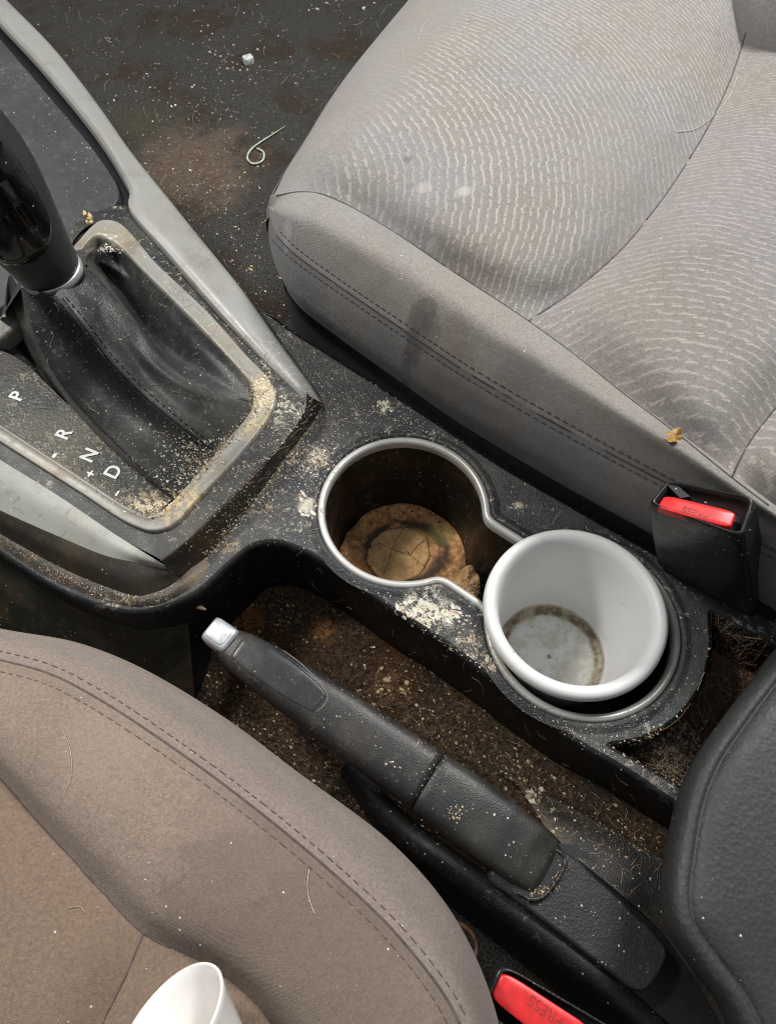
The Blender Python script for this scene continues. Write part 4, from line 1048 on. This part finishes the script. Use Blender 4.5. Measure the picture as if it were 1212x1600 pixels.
def leaf(cx, cy, z, r, rot, mat, label, curl=.002, squash=1, name='dry_leaf', lobes=4, thick=.00012):
    c = W(cx, cy, z); n = 48; rows = 14; V = []
    for j in range(rows):
        for i in range(n):
            a = 2*math.pi*i/n; t = j/(rows-1)
            R_ = r*(1-.04*abs(math.sin(a*lobes/2))+.018*math.sin(a*9+rot)+.012*math.sin(a*23))*t
            x = R_*math.cos(a); y = R_*math.sin(a)*squash
            vein = -abs(math.sin(a*3.5))*.0004*t
            zz = curl*t*t*math.sin(a*2+rot)+vein+curl*.4*t*math.sin(a*5)
            ca, sa = math.cos(rot), math.sin(rot)
            V.append(c+Vector((x*ca-y*sa, x*sa+y*ca, zz)))
    mb = MB(); mb.add(V, grid_faces(n, rows, 0, True))
    o = mb.build(name, mat, loc=c, weld=.00001)
    md = o.modifiers.new('thick', 'SOLIDIFY'); md.thickness = thick
    tag(o, label, 'leaf', 'dry leaves in the first cup holder'); return o
lf1 = leafmat('tan_leaf', (.46, .26, .10), (.68, .43, .19))
lf = leaf(622, 866, -.0601, .0195, .5, lf1, 'flat tan leaf with dark veins in the middle of the leaf bed', .0007, .92, lobes=3)
vm = simple('leaf_vein', (.24, .13, .05), .8)
bpy.context.view_layer.update()
for pth in ([(590, 848), (612, 858), (640, 868), (662, 885)], [(612, 858), (622, 840), (630, 825)], [(612, 858), (606, 880), (600, 895)], [(640, 868), (655, 850), (668, 842)]):
    o = cord('leaf_vein', pth, .0002, vm, lf, lift=.0002, n=14)
leaf(728, 915, -.052, .011, 1.2, leafmat('curled_leaf', (.34, .18, .07), (.6, .38, .18)), 'crumpled tan leaf at the neck between the cup holders', .004, .75)
leaf(742, 945, -.048, .008, 2.2, leafmat('curled_leaf_b', (.38, .22, .09), (.62, .42, .22)), 'smaller crumpled leaf nearest the white cup', .004, .6)

# ------------------------------------------------------------------ debris
bpy.context.view_layer.update()
def chip(mb, loc, nor, s, flat=.35, mi=0):
    x = nor.cross(Vector((random.random()+.1, random.random(), random.random()))).normalized(); y = nor.cross(x)
    sx = s*random.uniform(.5, 1.3); sy = s*random.uniform(.35, .9); sz = s*flat*random.uniform(.6, 1.3)
    k = random.choice((5, 6, 7)); V = []; off = [random.uniform(.6, 1.2) for _ in range(k)]
    for i in range(k):
        a = 6.283*i/k; V.append(loc+x*sx*math.cos(a)*off[i]+y*sy*math.sin(a)*off[i]-nor*sz*.2)
    for i in range(k):
        a = 6.283*i/k; V.append(loc+x*sx*.7*math.cos(a)*off[i]+y*sy*.7*math.sin(a)*off[i]+nor*sz*random.uniform(.6, 1))
    F = [[i, (i+1) % k, k+(i+1) % k, k+i] for i in range(k)]; F.append([k+i for i in range(k)])
    mb.add(V, F, mi)
def scatter(name, label, specs, cat, only=None):
    """specs: (kind, params, n, smin, smax, weights)"""
    mb = MB()
    for kind, prm, n_, s0, s1, wts in specs:
        for _ in range(n_):
            if kind == 'g': px = random.gauss(prm[0], prm[2]); py = random.gauss(prm[1], prm[3])
            elif kind == 'l':
                k = random.randrange(len(prm[0])-1); t = random.random(); a, b = prm[0][k], prm[0][k+1]
                px = a[0]*(1-t)+b[0]*t+random.gauss(0, prm[1]); py = a[1]*(1-t)+b[1]*t+random.gauss(0, prm[1])
            else: px = random.uniform(prm[0], prm[2]); py = random.uniform(prm[1], prm[3])
            if not (-5 < px < 1217 and -5 < py < 1605): continue
            h = ray(px, py)
            if not h or (only and h[2].name.split('.')[0] not in only): continue
            if h[1].z < .1 and not (only and len(only) == 1 and 0): continue
            s = s0*(s1/s0)**(random.random()**1.8)
            chip(mb, h[0], h[1], s, .4, random.choices(range(6), wts)[0])
    if mb.v:
        o = mb.build(name, CR, smooth=False); tag(o, label, cat, None, 'stuff'); return o
Wm = (5, 3, 1, 1, 0, 3); Wt = (2, 4, 2, 3, 1, 2); Wb = (1, 2, 1, 5, 4, 0)
DK = ('cup_holder_panel', 'shifter_surround', 'surround_rear_slope', 'boot_frame', 'gear_gate_panel', 'leather_boot', 'pocket_lid', 'silver_side_trim', 'skirt_lip', 'panel_side_wall', 'cup_holder_trim')
specs = [('r', (400, 480, 1212, 1250), 900, .0002, .0006, Wm), ('g', (480, 720, 50, 60), 900, .0002, .0008, Wm), ('g', (420, 790, 40, 40), 350, .0002, .0007, Wm), ('g', (495, 715, 16, 14), 160, .0003, .001, (4, 4, 1, 0, 0, 4)),
         ('g', (600, 640, 40, 25), 120, .0002, .0007, Wm), ('l', ([(470, 570), (560, 640), (700, 700)], 22), 260, .0002, .0007, Wm), ('g', (710, 985, 50, 32), 420, .0002, .0008, Wm), ('l', ([(620, 945), (760, 1040), (850, 1120), (1000, 1190)], 12), 350, .0002, .0006, Wm),
         ('l', ([(503, 642), (416, 758), (323, 873)], 5), 700, .0003, .0009, (2, 5, 3, 3, 1, 2)), ('l', ([(460, 560), (430, 520), (500, 620)], 18), 200, .0002, .0008, Wm), ('g', (445, 650, 25, 45), 300, .0002, .0009, Wm), ('l', ([(470, 650), (380, 760), (300, 850)], 14), 260, .0002, .0007, Wm)]
scatter('crumbs', 'fine pale crumbs and flakes strewn over the console deck', specs, 'crumbs', DK)
specs = [('l', ([(396, 600), (400, 640), (350, 695), (285, 770), (236, 806)], 5), 900, .0003, .0010, (2, 4, 5, 2, 0, 3)), ('g', (410, 615, 9, 14), 260, .0004, .0012, (4, 3, 4, 0, 0, 4)), ('g', (300, 715, 32, 24), 420, .0003, .0009, Wm), ('l', ([(330, 700), (290, 745), (240, 790)], 10), 220, .0003, .001, Wt),
         ('l', ([(10, 640), (100, 715), (200, 790)], 14), 500, .0002, .0007, (4, 4, 2, 3, 1, 2)), ('l', ([(60, 600), (150, 680), (255, 765)], 5), 380, .0002, .0007, (3, 4, 3, 2, 1, 2)), ('r', (30, 440, 400, 760), 500, .00015, .0004, Wm), ('g', (165, 390, 12, 7), 60, .0004, .0013, (4, 3, 2, 0, 0, 4)), ('g', (230, 785, 20, 14), 200, .0003, .001, Wt),
         ('l', ([(240, 420), (330, 500), (400, 580)], 12), 200, .0002, .0006, Wt), ('l', ([(10, 845), (95, 895), (190, 932), (260, 930)], 8), 700, .0002, .0006, (1, 5, 2, 4, 1, 1)), ('r', (0, 90, 180, 360), 260, .00015, .00045, Wm), ('l', ([(200, 300), (300, 440), (380, 540)], 16), 90, .0002, .0005, Wt)]
scatter('crumbs', 'yellowish crumbs caked around the boot frame and gear gate', specs, 'crumbs', DK)
specs = [('r', (40, 0, 640, 500), 1500, .0003, .0014, (5, 3, 0, 1, 0, 4)), ('r', (150, 0, 640, 400), 60, .001, .003, (2, 2, 1, 5, 1, 2)), ('g', (380, 130, 110, 60), 260, .0004, .0018, (5, 3, 1, 3, 0, 3)), ('g', (310, 275, 45, 40), 420, .0004, .0013, (2, 4, 1, 5, 2, 1)), ('g', (365, 100, 25, 18), 60, .0006, .0022, Wt), ('g', (320, 160, 30, 20), 40, .0005, .002, Wt), ('g', (475, 105, 30, 15), 40, .0005, .0016, Wt), ('g', (210, 250, 60, 60), 260, .0003, .0014, Wt), ('g', (380, 420, 40, 50), 120, .0004, .002, Wt),
         ('g', (450, 500, 30, 22), 60, .0005, .002, Wm), ('g', (530, 5, 30, 12), 30, .001, .0035, Wm), ('g', (170, 65, 6, 5), 6, .001, .002, (5, 1, 2, 0, 0, 3))]
scatter('crumbs', 'crumbs and grit scattered on the dark floor carpet', specs, 'crumbs', ('floor',))
specs = [('r', (300, 860, 1040, 1330), 3400, .0003, .0013, Wb), ('l', ([(560, 1050), (700, 1150), (880, 1270)], 30), 900, .0003, .0012, (1, 3, 1, 5, 3, 0)), ('g', (430, 960, 40, 25), 240, .0004, .0016, (0, 2, 2, 6, 2, 0)), ('g', (610, 1070, 22, 14), 60, .0006, .0024, (0, 3, 2, 4, 1, 0)), ('g', (830, 1242, 10, 7), 24, .0008, .002, (2, 4, 3, 0, 0, 1)),
         ('l', ([(330, 1060), (430, 1150), (580, 1270)], 16), 500, .0003, .0013, (0, 2, 1, 5, 3, 0)), ('g', (960, 1310, 50, 20), 160, .0003, .0009, (1, 4, 1, 3, 1, 0))]
scatter('crumbs', 'brown soil and grit lying in the brake lever tray', specs, 'dirt', ('brake_tray', 'tray_ramp'))
specs = [('r', (350, 1000, 900, 1400), 240, .0002, .0005, Wm), ('g', (680, 1200, 20, 20), 70, .0002, .0006, Wm), ('g', (615, 1193, 5, 4), 5, .0007, .0013, (5, 1, 0, 0, 0, 3)), ('g', (710, 1270, 10, 8), 40, .0003, .0008, (1, 5, 0, 1, 0, 1)), ('l', ([(884, 1345), (862, 1388), (828, 1405)], 5), 160, .0003, .0008, (0, 4, 2, 4, 0, 0)), ('r', (880, 1360, 1030, 1520), 60, .0002, .0005, Wm), ('l', ([(420, 985), (560, 1085), (700, 1190)], 5), 200, .0002, .0005, Wt)]
scatter('crumbs', 'white specks sprinkled on the parking brake lever', specs, 'crumbs', ('grip', 'rear_sleeve', 'thumb_panel', 'lever_cover_plate', 'lever_socket'))
specs = [('g', (1070, 1180, 35, 30), 1100, .0004, .0013, (2, 5, 1, 5, 1, 1)), ('g', (1000, 1165, 30, 20), 300, .0003, .001, (1, 4, 1, 4, 2, 1)), ('g', (1130, 1060, 30, 50), 300, .0003, .001, Wb)]
scatter('crumbs', 'reddish brown crumbs heaped in the rear storage bin', specs, 'dirt', ('storage_bin_floor', 'storage_bin_wall'))
specs = [('r', (480, 690, 770, 950), 350, .0003, .001, (1, 4, 1, 5, 2, 0)), ('g', (735, 930, 14, 22), 160, .0004, .0016, (1, 4, 3, 4, 0, 0)), ('g', (620, 800, 50, 20), 120, .0004, .0012, (0, 1, 1, 5, 4, 0)), ('g', (790, 830, 18, 14), 25, .0004, .0012, (3, 1, 0, 0, 0, 4))]
scatter('crumbs', 'leaf crumbs spread over the leaf bed in the cup holder', specs, 'crumbs', ('leaf_litter', 'dry_leaf', 'cup_well'))
specs = [('r', (420, 0, 1212, 880), 110, .0002, .0004, (5, 2, 0, 0, 0, 3)), ('r', (0, 990, 740, 1600), 90, .0002, .00045, (5, 2, 1, 0, 0, 3)), ('r', (1040, 1000, 1212, 1600), 26, .00015, .00032, (5, 2, 0, 0, 0, 3)), ('r', (1010, 750, 1190, 930), 14, .0003, .0009, (5, 2, 0, 0, 0, 3))]
scatter('crumbs', 'tiny pale lint specks on the seat cloth and armrest', specs, 'lint')

# dried spill patches made of thin flakes
def spill(label, cl, n_, s0, s1, wts=(2, 2, 0, 0, 0, 6)):
    mb = MB(); first = None
    for _ in range(n_):
        c_ = random.choice(cl); px = random.gauss(c_[0], c_[2]); py = random.gauss(c_[1], c_[3]); h = ray(px, py)
        if not h or h[1].z < .3: continue
        first = first or h[0]
        chip(mb, h[0], h[1], s0*.75*(s1/s0)**(random.random()**1.6), .07, random.choices(range(6), wts)[0])
    o = mb.build('dried_spill', CR, loc=first, smooth=False); tag(o, label, 'dried spill', 'dried spills on the console'); return o
spill('largest cream dried spill, just below the first cup holder', [(640, 948, 14, 7), (675, 962, 18, 7), (700, 958, 10, 5)], 150, .0008, .0026)
spill('crumbly dried spill left of the white cup rim', [(728, 1000, 10, 6), (745, 1030, 12, 8), (770, 1040, 6, 6)], 90, .0006, .0018, (2, 4, 1, 1, 0, 4))
spill('blocky cream dried spill at the left edge of the first cup holder', [(472, 776, 4, 3), (484, 792, 8, 6), (476, 805, 5, 5)], 26, .0012, .0028, (3, 1, 0, 0, 0, 6))
spill('round speckled dried spill upper left of the first cup holder', [(495, 715, 13, 10)], 110, .0004, .0014, (2, 5, 0, 1, 0, 3))
spill('small pale dried spill near the passenger seat stain', [(600, 636, 7, 5), (596, 630, 4, 3)], 26, .0008, .0018, (4, 1, 1, 0, 0, 5))
spill('pale crust at the rear right corner of the boot frame', [(408, 612, 8, 10), (402, 600, 6, 6)], 46, .001, .0022, (4, 2, 3, 0, 0, 4))
spill('lacy white crust on the boot leather near the rear corner', [(320, 700, 16, 8), (285, 712, 8, 12), (345, 690, 10, 6)], 60, .0005, .0016, (5, 1, 0, 0, 0, 4))
spill('white flaky spill on the front corner of the boot frame', [(160, 392, 8, 3), (175, 385, 5, 3)], 14, .001, .002, (5, 1, 0, 0, 0, 3))
spill('tiny tan spill right of the first cup holder', [(808, 790, 4, 4)], 9, .0007, .0014, (2, 5, 0, 0, 0, 3))

def one(name, label, cat, px, py, s, mi, flat=.5, group=None, n_=1, spread=0):
    mb = MB(); h = ray(px, py)
    for _ in range(n_): 
        q = ray(px+random.gauss(0, spread), py+random.gauss(0, spread)) or h
        chip(mb, q[0], q[1], s, flat, mi)
    o = mb.build(name, CR, loc=h[0], smooth=False); tag(o, label, cat, group); return o
# foam lump on the carpet
h = ray(389, 98); mb = MB()
x = Vector((.8, .5, 0)).normalized(); y = Vector((-.5, .8, 0)).normalized(); z = Vector((0, 0, 1)); c = h[0]+z*.003
rg = rbox(c, x, y, z, .0052, .0046, .0045); mm = stack([[p+Vector((random.uniform(-1, 1), random.uniform(-1, 1), random.uniform(-1, 1)))*.0003 for p in r] for r in rg], 36)
o = mm.build('foam_lump', simple('white_foam', (.62, .64, .62), .7), loc=c); tag(o, 'small white foam cube lying on the dark carpet', 'litter')
one('leaf_scrap', 'golden flake at the corner of the pocket lid', 'leaf scrap', 141, 346, .003, 2, .4, 'golden leaf scraps', 5, 6)
one('leaf_scrap', 'golden curved scrap on the carpet beside the console trim', 'leaf scrap', 394, 420, .003, 2, .5, 'golden leaf scraps', 2, 3)
h = ray(1052, 682)
leafy = leaf(1052, 682, h[0].z+.001, .0045, .7, simple('amber_leaf', (.3, .17, .04), .4), 'small amber brown leaf scrap on the passenger seat bolster', .0015, .7, 'leaf_scrap')
leafy['category'] = 'leaf scrap'; leafy['group'] = 'golden leaf scraps'
# clear strip curled on the carpet
pts = []
for px, py in [(446, 199), (425, 213), (405, 226), (391, 238), (387, 250), (396, 258), (410, 254), (412, 240), (402, 234)]:
    h = ray(px, py); pts.append(h[0]+Vector((0, 0, .0015)))
mb = MB(); p_ = cr(pts, 60); tube(mb, p_, .0009, 6, radii=[.0003+.0008*min(1, i/25) for i in range(60)])
o = mb.build('plastic_strip', simple('pale_plastic_strip', (.42, .45, .36), .3), loc=pts[0]); tag(o, 'curled pale plastic strip lying on the dark carpet', 'litter')
# wire loop by the driver seat
pts = WP([(690, 1440, -.05), (715, 1442, -.05), (738, 1460, -.05), (744, 1480, -.05), (738, 1500, -.05), (720, 1515, -.055)])
mb = MB(); tube(mb, cr(pts, 40), .0011, 8); o = mb.build('wire_loop', simple('brown_wire', (.16, .08, .05), .4), loc=pts[0]); tag(o, 'brown wire loop showing under the edge of the driver seat', 'wire')
# cream paper shred at the tray front
pts = WP([(288, 938, -.01), (305, 945, -.012), (322, 953, -.016)]); mb = MB(); tube(mb, cr(pts, 12), .0013, 5, radii=[.0004+.0011*math.sin(math.pi*min(1, i/11)) for i in range(12)])
o = mb.build('paper_shred', M['c_tan'], loc=pts[0]); tag(o, 'pale shred at the front end of the brake tray', 'litter')

# hairs
def hairs(name, label, specs, mats, cat='hair'):
    mb = MB()
    for kind, prm, n_, L0, L1, r, mi, only in specs:
        for _ in range(n_):
            if kind == 'g': px = random.gauss(prm[0], prm[2]); py = random.gauss(prm[1], prm[3])
            else: px = random.uniform(prm[0], prm[2]); py = random.uniform(prm[1], prm[3])
            L = random.uniform(L0, L1); a = random.uniform(0, 6.283); k = random.uniform(-1.6, 1.6); pts = []; m = 7
            for i in range(m):
                h = ray(px, py)
                if not h or (only and h[2].name.split('.')[0] not in only): break
                if pts and (h[0]-pts[-1]).length > .012: break
                pts.append(h[0]+h[1]*(r*1.2+random.uniform(0, .0006)))
                px += math.cos(a)*L/m; py += math.sin(a)*L/m; a += k/m+random.uniform(-.15, .15)
            if len(pts) > 3: tube(mb, pts, r, 3, mi, cap=False)
    o = mb.build(name, mats, fix=False); tag(o, label, cat, None, 'stuff'); return o
HM = [M['hair'], M['hair_b']]
TR = ('brake_tray', 'tray_ramp', 'crumbs')
hairs('hairs', 'matted hairs and lint in the brake lever tray', [('r', (300, 870, 1040, 1400), 700, 12, 50, .00011, 1, TR), ('r', (540, 1020, 1040, 1400), 260, 8, 30, .00008, 0, TR)], HM)
BN = ('storage_bin_floor', 'storage_bin_wall', 'crumbs')
hairs('hairs', 'tangled brown hairs filling the rear storage bin', [('g', (1130, 1080, 35, 70), 700, 20, 80, .00014, 1, BN), ('g', (1120, 1060, 35, 60), 130, 20, 80, .00012, 0, BN), ('g', (1060, 1190, 30, 25), 160, 8, 30, .00014, 0, BN)], HM)
hairs('hairs', 'short pale hairs stuck on the console deck and carpet', [('r', (400, 480, 1100, 1250), 110, 8, 40, .00009, 0, DK), ('g', (470, 680, 50, 80), 160, 6, 30, .00009, 0, DK), ('r', (60, 0, 600, 480), 110, 6, 26, .00013, 0, ('floor', 'crumbs')), ('g', (300, 290, 60, 60), 160, 8, 40, .00014, 1, ('floor', 'crumbs')), ('r', (0, 400, 420, 830), 110, 6, 30, .00008, 0, DK), ('r', (500, 940, 1000, 1260), 90, 10, 50, .00008, 0, ('panel_side_wall',))], HM)
def hair_line(pts, r=.00012, mat=None, label='', n=40):
    P = []
    for p in cr([Vector((x, y, 0)) for x, y in pts], n):
        h = ray(p.x, p.y)
        if h: P.append(h[0]+h[1]*.0005)
    mb = MB(); tube(mb, P, r, 4); o = mb.build('hair', mat or M['hair'], loc=P[0]); tag(o, label, 'hair', 'single hairs on the seats')
hair_line([(1055, 207), (1085, 202), (1115, 180), (1140, 150), (1152, 118)], .00016, M['c_white'], 'long white hair crossing the cushion seam of the passenger seat')
hair_line([(668, 30), (655, 60), (658, 82)], .0001, M['c_white'], 'thin pale hair at the upper left of the passenger seat')
hair_line([(98, 1140), (110, 1170), (112, 1210), (100, 1245)], .0001, M['hair'], 'curved hair on the left of the driver seat')
hair_line([(482, 1360), (480, 1390), (488, 1420), (492, 1428)], .0001, M['c_white'], 'curved pale hair in the middle of the driver seat')
hair_line([(105, 1420), (125, 1418), (135, 1428)], .00012, M['c_tan'], 'short tan hair on the inner driver cushion')
